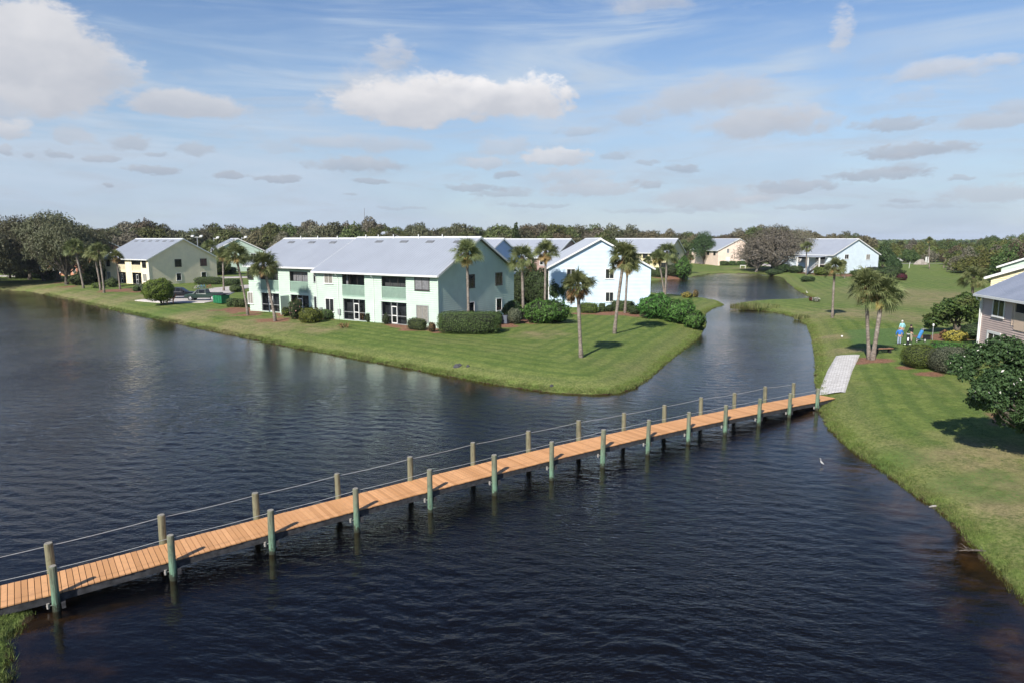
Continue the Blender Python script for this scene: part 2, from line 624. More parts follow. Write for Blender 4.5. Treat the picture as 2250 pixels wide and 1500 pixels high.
def place_tree(k, x, y, label, cat='tree', group=None, scale=1., sz=None, rz=None, i=None, crown_mat=None, z=None, name=None):
    i = RND.randrange(len(k.var)) if i is None else i
    tr, cr = k.var[i]
    t = thing(name or k.name, label, cat, (x, y, gz(x, y) if z is None else z), RND.uniform(0, 6.28) if rz is None else rz, group)
    t.scale = (scale, scale, sz or scale)
    if tr:
        link('trunk', tr, t)
    c = link('crown', cr, t)
    if crown_mat:
        c.material_slots[0].link = 'OBJECT'
        c.material_slots[0].material = crown_mat
    return t


def oak_variant(seed, R=8., H=7.5, z0=4.0, nb=15, n=15000, leaf=.24, mats=None, twigs=5, gaps=.5, r0=.42, lo=.62):
    bl = dome_blobs(seed, R, H, z0, nb)
    mb = MB()
    branches(mb, (0, 0, 0), z0 * .55, bl, r0, seed, twigs=twigs)
    trm = bpy.data.meshes.new('trunk')
    trm.from_pydata(mb.v, [], mb.f)
    trm.materials.append(M['palebark'] if twigs > 8 else M['bark'])
    trm.update()
    return trm, crown_mesh('crown', bl, n, leaf, mats or [M['oak']], seed, lo, gaps)


OAK = Kind('oak_tree', [oak_variant(s, R=8.6, H=8.6, z0=2.6, nb=19, n=24000, leaf=.20) for s in (3, 14, 25)])
FAR = Kind('oak_tree', [oak_variant(s, 7., 6.5, 5.5, 12, 5200, .36, twigs=3, gaps=.5) for s in (31, 42, 53, 64)])
THICK = Kind('thicket_tree', [oak_variant(s, 5.4, 6.2, .2, 15, 8500, .25, [M['mangrove']], twigs=2, gaps=.3, r0=.16) for s in (71, 82, 93)])
BARE = Kind('bare_oak_tree', [oak_variant(s, 8.4, 9.4, 1.6, 20, 8500, .19, [M['bare']], twigs=42, gaps=.75, r0=.45, lo=.5) for s in (5, 17)])


# ---- palms
def palm_crown(name, seed, nf=40, old=.16):
    nf = int(nf * 1.35)
    rs = np.random.RandomState(seed)
    V, Q, mi = [], [], []
    for k in range(nf):
        az = k * 2.39996 + rs.uniform(-.25, .25)
        q = (k + .5) / nf
        el = math.radians(84 - 132 * q ** 1.0 + rs.uniform(-12, 12))
        L = rs.uniform(.38, 1.0) * (.8 + .35 * min(1, q * 2.2))
        dead = q > 1 - old
        if dead:
            el = math.radians(rs.uniform(-70, -25))
            L *= .85
        d = np.array([math.cos(az) * math.cos(el), math.sin(az) * math.cos(el), math.sin(el)])
        side = np.array([-math.sin(az), math.cos(az), 0.])
        upv = np.cross(d, side) * -1
        upv = upv if upv[2] > 0 else -upv
        m = 1 if dead else 0
        # petiole
        p0 = np.array([0, 0, 0.]) + d * .1
        p1 = p0 + d * L * .5 + np.array([0, 0, .02])
        p2 = p0 + d * L - np.array([0, 0, .10 * L * math.cos(el)])
        w = .022
        b = len(V)
        for p in (p0, p1, p2):
            V += [p - side * w, p + side * w]
        Q += [[b, b + 1, b + 3, b + 2], [b + 2, b + 3, b + 5, b + 4]]
        mi += [m, m]
        nl = 19
        dd = nrm(p2 - p1)
        roll = rs.uniform(-1.15, 1.15)
        sd2 = side * math.cos(roll) + upv * math.sin(roll)
        up2 = upv * math.cos(roll) - side * math.sin(roll)
        for j in range(nl):
            a = (j / (nl - 1) - .5) * math.radians(236)
            ll = (.98 - .35 * abs(a / math.radians(118)) ** 2) * rs.uniform(.86, 1.08) * (.92 if not dead else .7)
            v = dd * math.cos(a) + sd2 * math.sin(a)
            v = nrm(v + up2 * rs.uniform(-.02, .16) + up2 * .22 * abs(math.sin(a)))
            q0 = p2
            q1 = q0 + v * ll * .55
            q2 = q1 + nrm(v + np.array([0, 0, -.55 - .5 * rs.uniform()])) * ll * .50
            wd = nrm(np.cross(v, up2)) * .040
            b = len(V)
            V += [q0 - wd * .35, q0 + wd * .35, q1 - wd, q1 + wd, q2 - wd * .12, q2 + wd * .12]
            Q += [[b, b + 1, b + 3, b + 2], [b + 2, b + 3, b + 5, b + 4]]
            mi += [m, m]
    # a few hanging dead stems under the crown
    return np_mesh(name, np.array(V), np.array(Q), [M['palm'], M['palm_old']], mi)


PALM_CROWNS = [palm_crown('crown', s, nf, old) for s, nf, old in ((1, 40, .10), (2, 46, .16), (3, 34, .05), (4, 44, .26), (5, 38, .08))]


def palm(base, u, v, label, r=.17, ci=None, cs=1., bend=.0, boots=.9, y=None, group='sabal palms around the lake', name='palm_tree'):
    """palm from its foot to the crown centre seen at picture point u,v; y = distance of the crown (default: the foot's)"""
    b = Vector(base)
    yy = b.y if y is None else y
    d = ray(u, v)
    t = yy / d[1]
    top = Vector((d[0] * t, yy, CAMZ + d[2] * t))
    t = thing(name, label, 'palm tree', b, 0, group)
    loc = top - b
    mb = MB()
    pts, rad = [], []
    n = 12
    perp = Vector((loc.y, -loc.x, 0))
    perp = perp.normalized() if perp.length > .05 else Vector((1, 0, 0))
    hz = Vector((loc.x, loc.y, 0))
    for i in range(n + 1):
        q = i / n
        p = hz * (q ** (1.0 + bend)) + Vector((0, 0, loc.z * q)) + perp * .12 * math.sin(q * 3.1) * (1 if RND.random() < 2 else -1)
        if i == 0:
            p -= Vector((0, 0, .3))
        pts.append(p)
        rad.append(r * (1.35 - .45 * min(1, q * 5)) * (1 + .04 * math.sin(i * 2.7)))
    mb.tube(pts, rad, 10)
    mb.build('trunk', M['palm_trunk'], t, True)
    # old leaf bases just under the crown
    bb = MB()
    rs = random.Random(int(u * 7 + v))
    dirz = (pts[-1] - pts[-3]).normalized()
    for i in range(26):
        a = i * 2.4
        q = boots * (i / 26)
        c = pts[-1] - dirz * q
        o = Vector((math.cos(a), math.sin(a), .9)).normalized()
        bb.tube([c + o * .05, c + o * (.30 + .05 * rs.random())], [.055, .03], 4)
    bb.tube([pts[-1] - dirz * boots, pts[-1]], [r * 1.05, r * 1.3], 8)
    bb.build('leaf_bases', M['palm_boots'], t)
    c = link('crown', PALM_CROWNS[RND.randrange(5) if ci is None else ci], t)
    c.location = loc
    c.scale = (cs, cs, cs)
    c.rotation_euler = (0, 0, RND.uniform(0, 6.28))
    return t


# ---- hedges and shrubs (each one a single body of leaves round a dense core)
def shrub(name, loc, size, mat, label, cat, leaf=.07, dens=150, box=.0, rz=0., group=None, seed=None, extra=None, ex_frac=.02, asp=.5, rag=.12, droop=0., z_off=0.):
    """size = half extents x,y and full height; box 0 = round, 1 = clipped box"""
    seed = RND.randrange(9999) if seed is None else seed
    rs = np.random.RandomState(seed)
    sx, sy, h = size
    sz = h / 2
    area = 4 * (sx * sy + sx * sz + sy * sz) * 1.3
    n = int(min(22000, area * dens))
    d = nrm(rs.normal(size=(n, 3)))
    e = 2 / (2 + box * 10)
    den = (np.abs(d[:, 0]) ** (2 / e) + np.abs(d[:, 1]) ** (2 / e) + np.abs(d[:, 2]) ** (2 / e)) ** (e / 2)
    k = 1 / den
    ph = rs.uniform(0, 6.28, 6)
    lump = 1 + rag * (np.sin(4 * d[:, 0] + ph[0]) * np.sin(4 * d[:, 1] + ph[1]) + .6 * np.sin(9 * d[:, 2] + ph[2]) * np.sin(8 * d[:, 0] + ph[3]))
    P = d * (k * lump * rs.uniform(.9, 1.03, n))[:, None] * np.array([sx, sy, sz]) + np.array([0, 0, sz])
    Nn = nrm(d * 1.0 + rs.normal(size=P.shape) * .5)
    s = leaf * rs.uniform(.6, 1.3, n)
    V, Q = leaf_quads(P, Nn, s, asp, rs, droop)
    mi = np.zeros(n, int)
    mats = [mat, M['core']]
    if extra:
        mats.append(extra)
        mi[rs.uniform(size=n) < ex_frac] = 2
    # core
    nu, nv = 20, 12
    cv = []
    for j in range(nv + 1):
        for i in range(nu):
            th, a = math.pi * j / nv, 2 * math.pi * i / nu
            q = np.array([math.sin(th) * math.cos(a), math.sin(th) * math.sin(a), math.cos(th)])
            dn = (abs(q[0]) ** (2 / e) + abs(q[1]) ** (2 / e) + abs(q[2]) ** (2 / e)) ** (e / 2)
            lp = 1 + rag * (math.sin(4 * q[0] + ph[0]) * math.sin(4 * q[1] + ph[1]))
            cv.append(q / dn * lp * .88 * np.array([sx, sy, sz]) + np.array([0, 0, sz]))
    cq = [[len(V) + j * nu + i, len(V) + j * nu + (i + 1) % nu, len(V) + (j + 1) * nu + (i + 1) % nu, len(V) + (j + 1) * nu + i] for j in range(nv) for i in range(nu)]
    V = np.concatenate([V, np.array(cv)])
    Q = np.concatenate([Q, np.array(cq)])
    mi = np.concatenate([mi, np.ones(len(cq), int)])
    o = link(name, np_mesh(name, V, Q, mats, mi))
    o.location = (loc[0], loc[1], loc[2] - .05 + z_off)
    o.rotation_euler = (0, 0, rz)
    return tag(o, label, cat, group)


def fronds(name, loc, r, h, n, mat, label, cat, seed, leaf=(.5, .05), arch=.5, group=None, mats2=None):
    """clump of arching blades (reeds, ti plants, lilies)"""
    rs = np.random.RandomState(seed)
    V, Q = [], []
    for i in range(n):
        a = rs.uniform(0, 6.28)
        q = r * math.sqrt(rs.uniform())
        b0 = np.array([q * math.cos(a), q * math.sin(a), 0])
        a2 = rs.uniform(0, 6.28)
        d = np.array([math.cos(a2), math.sin(a2), 0])
        L = h * rs.uniform(.6, 1.1)
        p1 = b0 + np.array([0, 0, L * .6]) + d * L * arch * .25
        p2 = b0 + np.array([0, 0, L * (1 - arch * .4)]) + d * L * arch * .8
        w = np.array([-d[1], d[0], 0]) * leaf[1]
        b = len(V)
        V += [b0 - w, b0 + w, p1 - w, p1 + w, p2 - w * .1, p2 + w * .1]
        Q += [[b, b + 1, b + 3, b + 2], [b + 2, b + 3, b + 5, b + 4]]
    o = link(name, np_mesh(name, np.array(V), np.array(Q), [mat]))
    o.location = loc
    return tag(o, label, cat, group)


def size_at(p, wpx):
    """metres across at ground point p for a width in picture pixels"""
    return wpx * (p[1] * CP + (CAMZ - 1) * SP) / FPX
# ------------------------------------------------------------------ buildings


class House:
    def __init__(s, name, label, C, ang, L, D, eave=5.97, ridge=10.0, base=1.0, wall='mint', roof='roof', pitch=.2, trim='white', group='gabled two-storey apartment houses'):
        s.C, s.a, s.L, s.D, s.eave, s.ridge, s.base = C, math.radians(ang), L, D, eave, ridge, base
        s.X = (math.cos(s.a), math.sin(s.a))
        s.Y = (-s.X[1], s.X[0])
        s.wallm, s.roofm, s.trim, s.pitch = M[wall], M[roof], M[trim], pitch
        s.root = thing(name, label, 'house', (C[0], C[1], base), s.a, group)
        s.slope = (ridge - eave) / (D / 2)
        s.w = MB()

    # --- picture measurements on the wall planes
    def hit(s, u, v, Nn, o):
        d = ray(u, v)
        t = (o + s.C[0] * Nn[0] + s.C[1] * Nn[1]) / (d[0] * Nn[0] + d[1] * Nn[1])
        p = (d[0] * t - s.C[0], d[1] * t - s.C[1])
        return p[0] * s.X[0] + p[1] * s.X[1], p[0] * s.Y[0] + p[1] * s.Y[1], CAMZ + d[2] * t - s.base

    def fr(s, u0, v0, u1, v1, y0=0.):
        um, vm = (u0 + u1) / 2, (v0 + v1) / 2
        a, b = s.hit(u0, vm, s.Y, y0)[0], s.hit(u1, vm, s.Y, y0)[0]
        return min(a, b), max(a, b), s.hit(um, v1, s.Y, y0)[2], s.hit(um, v0, s.Y, y0)[2]

    def gr(s, u0, v0, u1, v1, x0=0.):
        um, vm = (u0 + u1) / 2, (v0 + v1) / 2
        a, b = -s.hit(u0, vm, s.X, x0)[1], -s.hit(u1, vm, s.X, x0)[1]
        return min(a, b), max(a, b), s.hit(um, v1, s.X, x0)[2], s.hit(um, v0, s.X, x0)[2]

    # --- planes: (s, z, off) -> local
    def P(s, which, y0=0.):
        if which == 'front':
            return lambda q, z, o: (q, y0 + o, z)
        if which == 'gable':
            return lambda q, z, o: (-o, -q, z)
        if which == 'gable_far':
            return lambda q, z, o: (s.L + o, -q, z)
        return lambda q, z, o: (q, -s.D - o, z)

    def siding(s, pl, s0, s1, z0, z1, openings=(), gable=False, lap=.06):
        rows = [z0 + i * s.pitch for i in range(int((z1 - z0) / s.pitch) + 1)]
        zc = set(rows + [z1])
        for o in openings:
            zc |= {o[2], o[3]}
        if gable:
            zc |= {s.eave, s.ridge - .02}
        zc = sorted(z for z in zc if z0 - 1e-6 <= z <= z1 + 1e-6)
        clean = [zc[0]]
        for z in zc[1:]:
            if z - clean[-1] > 1e-3:
                clean.append(z)
        for za, zb in zip(clean, clean[1:]):
            k = math.floor((za - z0) / s.pitch + 1e-4)
            fa, fb = (za - z0) / s.pitch - k, (zb - z0) / s.pitch - k
            oa, ob = lap * (1 - max(0, fa)), lap * (1 - min(1, fb))
            iv = [(s0, s1)]
            zm = (za + zb) / 2
            for o in openings:
                if o[2] < zm < o[3]:
                    nx = []
                    for a, b in iv:
                        if o[1] <= a or o[0] >= b:
                            nx.append((a, b))
                        else:
                            if o[0] > a:
                                nx.append((a, o[0]))
                            if o[1] < b:
                                nx.append((o[1], b))
                    iv = nx
            for a, b in iv:
                a2, b2 = a, b
                if gable and zb > s.eave:
                    ca, cb = max(0, (za - s.eave) / s.slope), max(0, (zb - s.eave) / s.slope)
                    a, b, a2, b2 = max(a, ca), min(b, s.D - ca), max(a, cb), min(b, s.D - cb)
                s.w.poly([pl(a, za, oa), pl(b, za, oa), pl(b2, zb, ob), pl(a2, zb, ob)])
                if fa < 1e-3 and za > z0:
                    s.w.poly([pl(a, za, 0), pl(b, za, 0), pl(b, za, oa), pl(a, za, oa)])

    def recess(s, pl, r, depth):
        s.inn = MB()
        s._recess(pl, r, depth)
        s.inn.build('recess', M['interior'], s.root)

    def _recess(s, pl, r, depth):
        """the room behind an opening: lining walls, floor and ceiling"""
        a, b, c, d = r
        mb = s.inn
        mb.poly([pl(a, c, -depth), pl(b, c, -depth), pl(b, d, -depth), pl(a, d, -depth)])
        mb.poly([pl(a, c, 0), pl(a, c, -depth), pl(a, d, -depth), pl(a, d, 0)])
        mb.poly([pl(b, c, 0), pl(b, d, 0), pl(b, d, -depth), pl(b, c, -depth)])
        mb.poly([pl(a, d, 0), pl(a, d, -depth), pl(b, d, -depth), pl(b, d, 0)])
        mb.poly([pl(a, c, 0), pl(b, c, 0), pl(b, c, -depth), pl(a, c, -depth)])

    def bar(s, mb, pl, a, b, c, d, o0, o1, m=0):
        p = [pl(a, c, o0), pl(b, c, o0), pl(b, c, o1), pl(a, c, o1), pl(a, d, o0), pl(b, d, o0), pl(b, d, o1), pl(a, d, o1)]
        i = len(mb.v)
        mb.v += p
        for f in ((0, 1, 2, 3), (7, 6, 5, 4), (0, 4, 5, 1), (1, 5, 6, 2), (2, 6, 7, 3), (3, 7, 4, 0)):
            mb.f.append(tuple(i + k for k in f))
            mb.m.append(m)

    def window(s, pl, r, fm='white', pm='glass', mull=1, w=.09, label=None):
        a, b, c, d = r
        mb = MB()
        o0, o1 = .062, .11
        s.bar(mb, pl, a - w, a, c - w, d + w, 0.0, o1)
        s.bar(mb, pl, b, b + w, c - w, d + w, 0.0, o1)
        s.bar(mb, pl, a, b, c - w, c, 0.0, o1)
        s.bar(mb, pl, a, b, d, d + w, 0.0, o1)
        s.bar(mb, pl, a - w - .03, b + w + .03, c - w - .05, c - w, 0.0, o1 + .05)
        for i in range(mull):
            m = a + (b - a) * (i + 1) / (mull + 1)
            s.bar(mb, pl, m - .025, m + .025, c, d, o0 + .003, o1 - .02)
        f = mb.build('window', M[fm], s.root)
        if label:
            f['label'] = label
        p = MB()
        p.poly([pl(a, c, o0), pl(b, c, o0), pl(b, d, o0), pl(a, d, o0)])
        p.build('pane', M[pm], f)
        return f

    def balcony(s, pl, r, rail_top, fl, depth=1.7, railm='mintdark', shade=None):
        """r = full opening above the rail; rail_top = its height; fl = floor height"""
        a, b, c, d = r
        s.recess(pl, (a, b, fl, d), depth)
        mb = MB()
        s.bar(mb, pl, a, b, rail_top - .10, rail_top, -.09, .02)
        s.bar(mb, pl, a, b, fl + .02, fl + .14, -.09, .02)
        n = max(4, int((b - a) / .16))
        for i in range(n):
            q = a + (b - a) * (i + .5) / n
            s.bar(mb, pl, q - .05, q + .05, fl + .14, rail_top - .10, -.06, -.02)
        rl = mb.build('balcony_railing', M[railm], s.root)
        mb = MB()
        s.bar(mb, pl, a, a + .06, rail_top, d, -.10, -.04)
        s.bar(mb, pl, b - .06, b, rail_top, d, -.10, -.04)
        s.bar(mb, pl, a + .06, b - .06, d - .06, d, -.10, -.04)
        for q in (.34, .67):
            m = a + (b - a) * q
            s.bar(mb, pl, m - .03, m + .03, rail_top, d - .06, -.095, -.045)
        f = mb.build('screen_frame', M['bronze'], s.root)
        p = MB()
        q0, q1 = (a + .06, b - .06) if shade is None else shade
        p.poly([pl(q0, rail_top, -.5), pl(q1, rail_top, -.5), pl(q1, d - .06, -.5), pl(q0, d - .06, -.5)])
        p.build('screen', M['screen' if shade is None else 'blind'], f)

    def porch(s, pl, r, depth=1.9, door=.5, fm='greyframe'):
        a, b, c, d = r
        s.recess(pl, r, depth)
        mb = MB()
        s.bar(mb, pl, a, b, c, c + .06, -.12, -.03)
        s.bar(mb, pl, a, b, d - .06, d, -.12, -.03)
        dw = .95
        m = a + (b - a) * door
        for q in (a + .03, m - dw / 2, m + dw / 2, b - .03):
            s.bar(mb, pl, q - .03, q + .03, c + .06, d - .06, -.12, -.03)
        s.bar(mb, pl, a + .06, m - dw / 2 - .03, c + .95, c + 1.01, -.115, -.035)
        s.bar(mb, pl, m + dw / 2 + .03, b - .06, c + .95, c + 1.01, -.115, -.035)
        mb.build('porch_frame', M[fm], s.root)
        mb = MB()
        x0, x1 = m - dw / 2 + .04, m + dw / 2 - .04
        s.bar(mb, pl, x0, x0 + .08, c + .08, c + 2.1, -.10, -.05)
        s.bar(mb, pl, x1 - .08, x1, c + .08, c + 2.1, -.10, -.05)
        for zz in (c + .08, c + .95, c + 2.02):
            s.bar(mb, pl, x0 + .08, x1 - .08, zz, zz + .10, -.10, -.05)
        dr = mb.build('screen_door', M['white'], s.root)
        p = MB()
        p.poly([pl(a + .06, c + .06, -.6), pl(b - .06, c + .06, -.6), pl(b - .06, d - .06, -.6), pl(a + .06, d - .06, -.6)])
        p.build('door_glass', M['glass'], dr)

    def shell(s, front=((0, None, 0.),), openings=(), gable=True, detail=True):
        """wall: front segments (s0, s1, y0), both gables, back"""
        s.inn = MB()
        z0 = -.4
        s.openings = openings
        for (a, b, y0) in front:
            b = s.L if b is None else b
            ops = [o for o in openings if a - .01 <= (o[0] + o[1]) / 2 <= b]
            top = s.eave - max(0, y0) * 0 + (-y0) * s.slope
            if detail:
                s.siding(s.P('front', y0), a, b, z0, top - .02, ops)
            else:
                s.w.poly([(a, y0, z0), (b, y0, z0), (b, y0, top), (a, y0, top)])
            if y0 < 0:
                s.w.poly([(a, y0, z0), (a, 0, z0), (a, 0, s.eave), (a, y0, top)])
        if gable and detail:
            s.siding(s.P('gable'), 0, s.D, z0, s.ridge - .02, (), True)
        else:
            s.w.poly([(0, 0, z0), (0, 0, s.eave), (0, -s.D / 2, s.ridge), (0, -s.D, s.eave), (0, -s.D, z0)])
        yl = front[-1][2]
        s.w.poly([(s.L, yl, z0), (s.L, -s.D, z0), (s.L, -s.D, s.eave), (s.L, -s.D / 2, s.ridge - .02), (s.L, yl, s.eave - yl * s.slope)])
        s.w.poly([(0, -s.D, z0), (s.L, -s.D, z0), (s.L, -s.D, s.eave), (0, -s.D, s.eave)])
        return s

    def finish(s):
        s.w.build('wall', s.wallm, s.root)

    def roofs(s, segs=None, rib=.42, eo=.5, ro=.42, vents=0, pipes=0, fascia=True):
        """segs = [(x0, x1, lift, eave_y)] pieces of roof along the ridge"""
        segs = segs or [(-ro, s.L + ro, 0., 0.)]
        th = .13
        k = s.slope
        for j, (x0, x1, lift, ey) in enumerate(segs):
            mb = MB()
            z = s.ridge + lift
            for sg in (0, 1):
                ye = (ey + eo) if sg == 0 else -s.D - eo
                run = abs(ye + s.D / 2)
                ze = z - run * k
                q = [(x0, ye, ze), (x1, ye, ze), (x1, -s.D / 2, z), (x0, -s.D / 2, z)]
                up = [(x, y, zz + th) for x, y, zz in q]
                if sg:
                    q, up = q[::-1], up[::-1]
                mb.poly(up)
                mb.poly(q[::-1])
                mb.poly([q[0], q[1], up[1], up[0]])
                for a, b in ((1, 2), (3, 0)):
                    mb.poly([q[a], q[b], up[b], up[a]])
                if rib:
                    n = int((x1 - x0) / rib)
                    for i in range(n + 1):
                        xx = x0 + .02 + (x1 - x0 - .08) * i / n
                        dirv = Vector((0, -s.D / 2 - ye, z - ze))
                        mb.obox((xx, ye, ze + th + .002), (.03, 0, 0), dirv, (0, 0, .03))
            r = mb.build('roof', s.roofm, s.root)
            cp = MB()
            cp.obox((x0 - .01, -s.D / 2 - .28, z + th - .28 * k + .015), (x1 - x0 + .02, 0, 0), (0, .28, .28 * k), (0, 0, .05))
            cp.obox((x0 - .01, -s.D / 2, z + th + .015), (x1 - x0 + .02, 0, 0), (0, .28, -.28 * k), (0, 0, .05))
            cp.build('ridge_cap', M['gutter'], r)
            if fascia:
                fb = MB()
                ye = ey + eo
                ze = z - (ye + s.D / 2) * k
                fb.box(x0 + .02, x1 - .02, ye + .003, ye + .13, ze - .10, ze + .10)
                fb.build('gutter', M['gutter'], s.root)
                fb = MB()
                zb_ = z - (eo + s.D / 2) * k
                fb.box(x0 + .02, x1 - .02, -s.D - eo - .13, -s.D - eo - .003, zb_ - .10, zb_ + .10)
                fb.build('gutter', M['gutter'], s.root)
                for xx in (([x0 - .045] if j == 0 else []) + ([x1 + .003] if j == len(segs) - 1 else [])):
                    for sg in (0, 1):
                        ye = (ey + eo) if sg == 0 else -s.D - eo
                        dirv = Vector((0, -s.D / 2 - ye, (abs(ye + s.D / 2)) * k))
                        rb = MB()
                        rb.obox((xx, ye, z - abs(ye + s.D / 2) * k - .12), (.042, 0, 0), dirv, (0, 0, .27))
                        rb.build('rake_board', s.trim, s.root)
            s.last_roof = r
        for (vx, lift) in (vents or []):
            mb = MB()
            y1 = -s.D / 2 + 1.0
            dirv = Vector((0, .45, -.45 * k))
            mb.obox((vx, y1, s.ridge + lift + th - 1.0 * k + .004), (1.2, 0, 0), dirv, (0, 0, .07))
            v = mb.build('roof_vent', M['ventgrey'], s.last_roof)
        for (px_, lift) in (pipes or []):
            mb = MB()
            mb.tube([(px_, -s.D / 2 + .35, s.ridge + lift - .2), (px_, -s.D / 2 + .35, s.ridge + lift + .45)], .06, 6)
            mb.build('vent_pipe', M['white'], s.last_roof)

    def corner(s, x, y, top, w=.11, m='white'):
        mb = MB()
        mb.box(x - w, x + w * .1, y - w * .1, y + w, -.3, top)
        return mb.build('corner_board', M[m], s.root)

    def downspout(s, x, y=0.):
        mb = MB()
        mb.tube([(x, y + .45, s.eave - .28), (x, y + .45, s.eave - .40), (x, y + .08, s.eave - .75), (x, y + .08, .15), (x, y + .25, .05)], .045, 6)
        return mb.build('downspout', M['gutter'], s.root)


def stdrow(r, z0=None, z1=None):
    return (r[0], r[1], r[2] if z0 is None else z0, r[3] if z1 is None else z1)


# ---- the long mint house in the middle
H1 = House('apartment_house', 'long mint green two-storey house with a pale metal roof, nearest the lake tip', (-8.35, 77), 147, 35.2, 15.75, pitch=.25)
Y1 = -1.0
pl, plb = H1.P('front'), H1.P('front', Y1)
b1, b2 = H1.fr(838.8, 607.9, 891.8, 629.3), H1.fr(752, 600, 800.7, 623)
p1, p2 = H1.fr(838.6, 658, 893.9, 713), H1.fr(754.8, 651, 803, 700)
b3, b4 = H1.fr(636.6, 592.6, 676.4, 611.7, Y1), H1.fr(572, 590, 611, 606, Y1)
p3 = H1.fr(638.6, 638.6, 679.4, 670.6, Y1)
rt = 4.42
B1, B2 = (b1[0], b1[1], 2.95, 5.62), (b2[0], b2[1], 2.95, 5.72)
P1, P2 = (p1[0], p1[1], .02, 2.62), (p2[0], p2[1], .05, 2.68)
B3, B4 = (b3[0], b3[1], 2.95, 5.72), (b4[0], b4[1], 2.95, 5.72)
P3, P4 = (b3[0], b3[1], .05, 2.62), (b4[0], b4[1], .05, 2.62)
XS = 20.12
H1.shell(((0, XS, 0.), (XS, None, Y1)), [B1, B2, P1, P2, B3, B4, P3, P4])
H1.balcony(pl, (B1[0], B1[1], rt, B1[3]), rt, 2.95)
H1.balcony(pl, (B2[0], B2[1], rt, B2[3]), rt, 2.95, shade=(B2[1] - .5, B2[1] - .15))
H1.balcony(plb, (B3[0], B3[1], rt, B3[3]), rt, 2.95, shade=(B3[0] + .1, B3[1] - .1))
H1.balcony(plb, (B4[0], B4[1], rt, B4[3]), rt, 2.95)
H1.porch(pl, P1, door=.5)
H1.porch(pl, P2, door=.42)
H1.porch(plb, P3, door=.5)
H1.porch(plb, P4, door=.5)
H1.window(pl, stdrow(H1.fr(913, 607, 943, 636.8), 4.3, 5.62), 'bronze', 'blind')
H1.window(pl, stdrow(H1.fr(917, 670, 941, 704), .75, 2.4), 'greyframe', 'drape')
H1.window(pl, stdrow(H1.fr(714, 598, 731, 621), 4.5, 5.7), 'white', 'drape')
H1.window(pl, stdrow(H1.fr(717, 653, 734, 681), .95, 2.5), 'white', 'glass')
H1.window(plb, stdrow(H1.fr(690.5, 595, 696, 618, Y1), 4.5, 5.7), 'greyframe', 'glass', 0)
H1.window(plb, stdrow(H1.fr(692, 646, 697, 674, Y1), 1.0, 2.5), 'greyframe', 'glass', 0)
H1.window(plb, stdrow(H1.fr(545, 588, 556, 608, Y1), 4.5, 5.8), 'bronze', 'glass')
H1.window(plb, stdrow(H1.fr(546, 636, 556, 659, Y1), 1.0, 2.5), 'white', 'drape')
g = H1.P('gable')
H1.window(g, (5.5, 6.85, 4.3, 5.72), 'bronze', 'glass')
H1.window(g, (11.5, 12.85, 4.3, 5.72), 'bronze', 'glass')
H1.window(g, (5.6, 6.75, 1.0, 2.45), 'white', 'glass', 0)
H1.window(g, (11.6, 12.75, 1.0, 2.45), 'white', 'glass', 0)
H1.finish()
lift = .14
H1.roofs([(-.42, XS + .25, lift, 0.), (XS + .25, 35.2 + .42, 0., Y1)], vents=[(1.6 + i * 4.35, lift if i < 4 else 0) for i in range(8)], pipes=[(x, lift if x < 20 else 0) for x in (5.3, 9.2, 13.5, 16.2, 18.5, 24, 28, 31.6)])
H1.corner(0, 0.0, 5.8, m='mint')
for x in (9.9, 16.0):
    H1.downspout(x)
H1.downspout(XS - .15)
# white trim where the two roof levels meet
mb = MB()
yy = .5
mb.obox((XS + .24, yy, H1.ridge + lift - (yy + H1.D / 2) * H1.slope - .02), (.06, 0, 0), (0, -H1.D / 2 - yy, (yy + H1.D / 2) * H1.slope), (0, 0, .17))
mb.build('roof_step_trim', M['white'], H1.root)
# low patio panel wall by the left porch
mb = MB()
mb.box(B3[1] + .25, B3[1] + .37, Y1 + .02, Y1 + 1.5, -.2, 2.5)
mb.build('privacy_panel', M['mint'], H1.root)
# electric meter boxes
for x in (H1.fr(745, 685, 750, 690)[0], 19.0):
    mb = MB()
    mb.box(x, x + .45, .04, .22, .6, 1.3)
    mb.build('meter_box', M['greyframe'], H1.root)

# ---- cream house on the left
H2 = House('apartment_house', 'cream two-storey house with brown framed windows behind the parked cars', pos(330, 150), 147, 19., 16.4, eave=5.75, ridge=10.0, wall='cream', pitch=.22)
pl, g = H2.P('front'), H2.P('gable')
wins = [(1.0, 2.4), (16.2, 17.6)]
bal = [(3.2, 6.9), (9.6, 13.4)]
H2.shell(((0, None, 0.),), [(a, b, 2.95, 5.5) for a, b in bal] + [(a, b, .05, 2.6) for a, b in bal])
for a, b in bal:
    H2.balcony(pl, (a, b, 4.3, 5.5), 4.3, 2.95, railm='cream')
    H2.porch(pl, (a, b, .05, 2.6), fm='bronze')
for a, b in wins:
    H2.window(pl, (a, b, 3.9, 5.35), 'bronze', 'glass')
    H2.window(pl, (a, b, .8, 2.4), 'white', 'drape')
for u, v in ((391, 578), (446.5, 576)):
    r = H2.gr(u - 6.5, v - 8, u + 6.5, v + 8)
    H2.window(g, (r[0], r[1], 3.9, 5.4), 'bronze', 'glass')
for u, v in ((393, 612), (448, 608)):
    r = H2.gr(u - 5, v - 7, u + 5, v + 7)
    H2.window(g, (r[0], r[1], .75, 2.3), 'white', 'glass', 0)
H2.finish()
H2.roofs(vents=[(1.5 + i * 3.0, 0) for i in range(6)])
H2.corner(0, 0, 5.6, m='white')
H2.downspout(7.6)

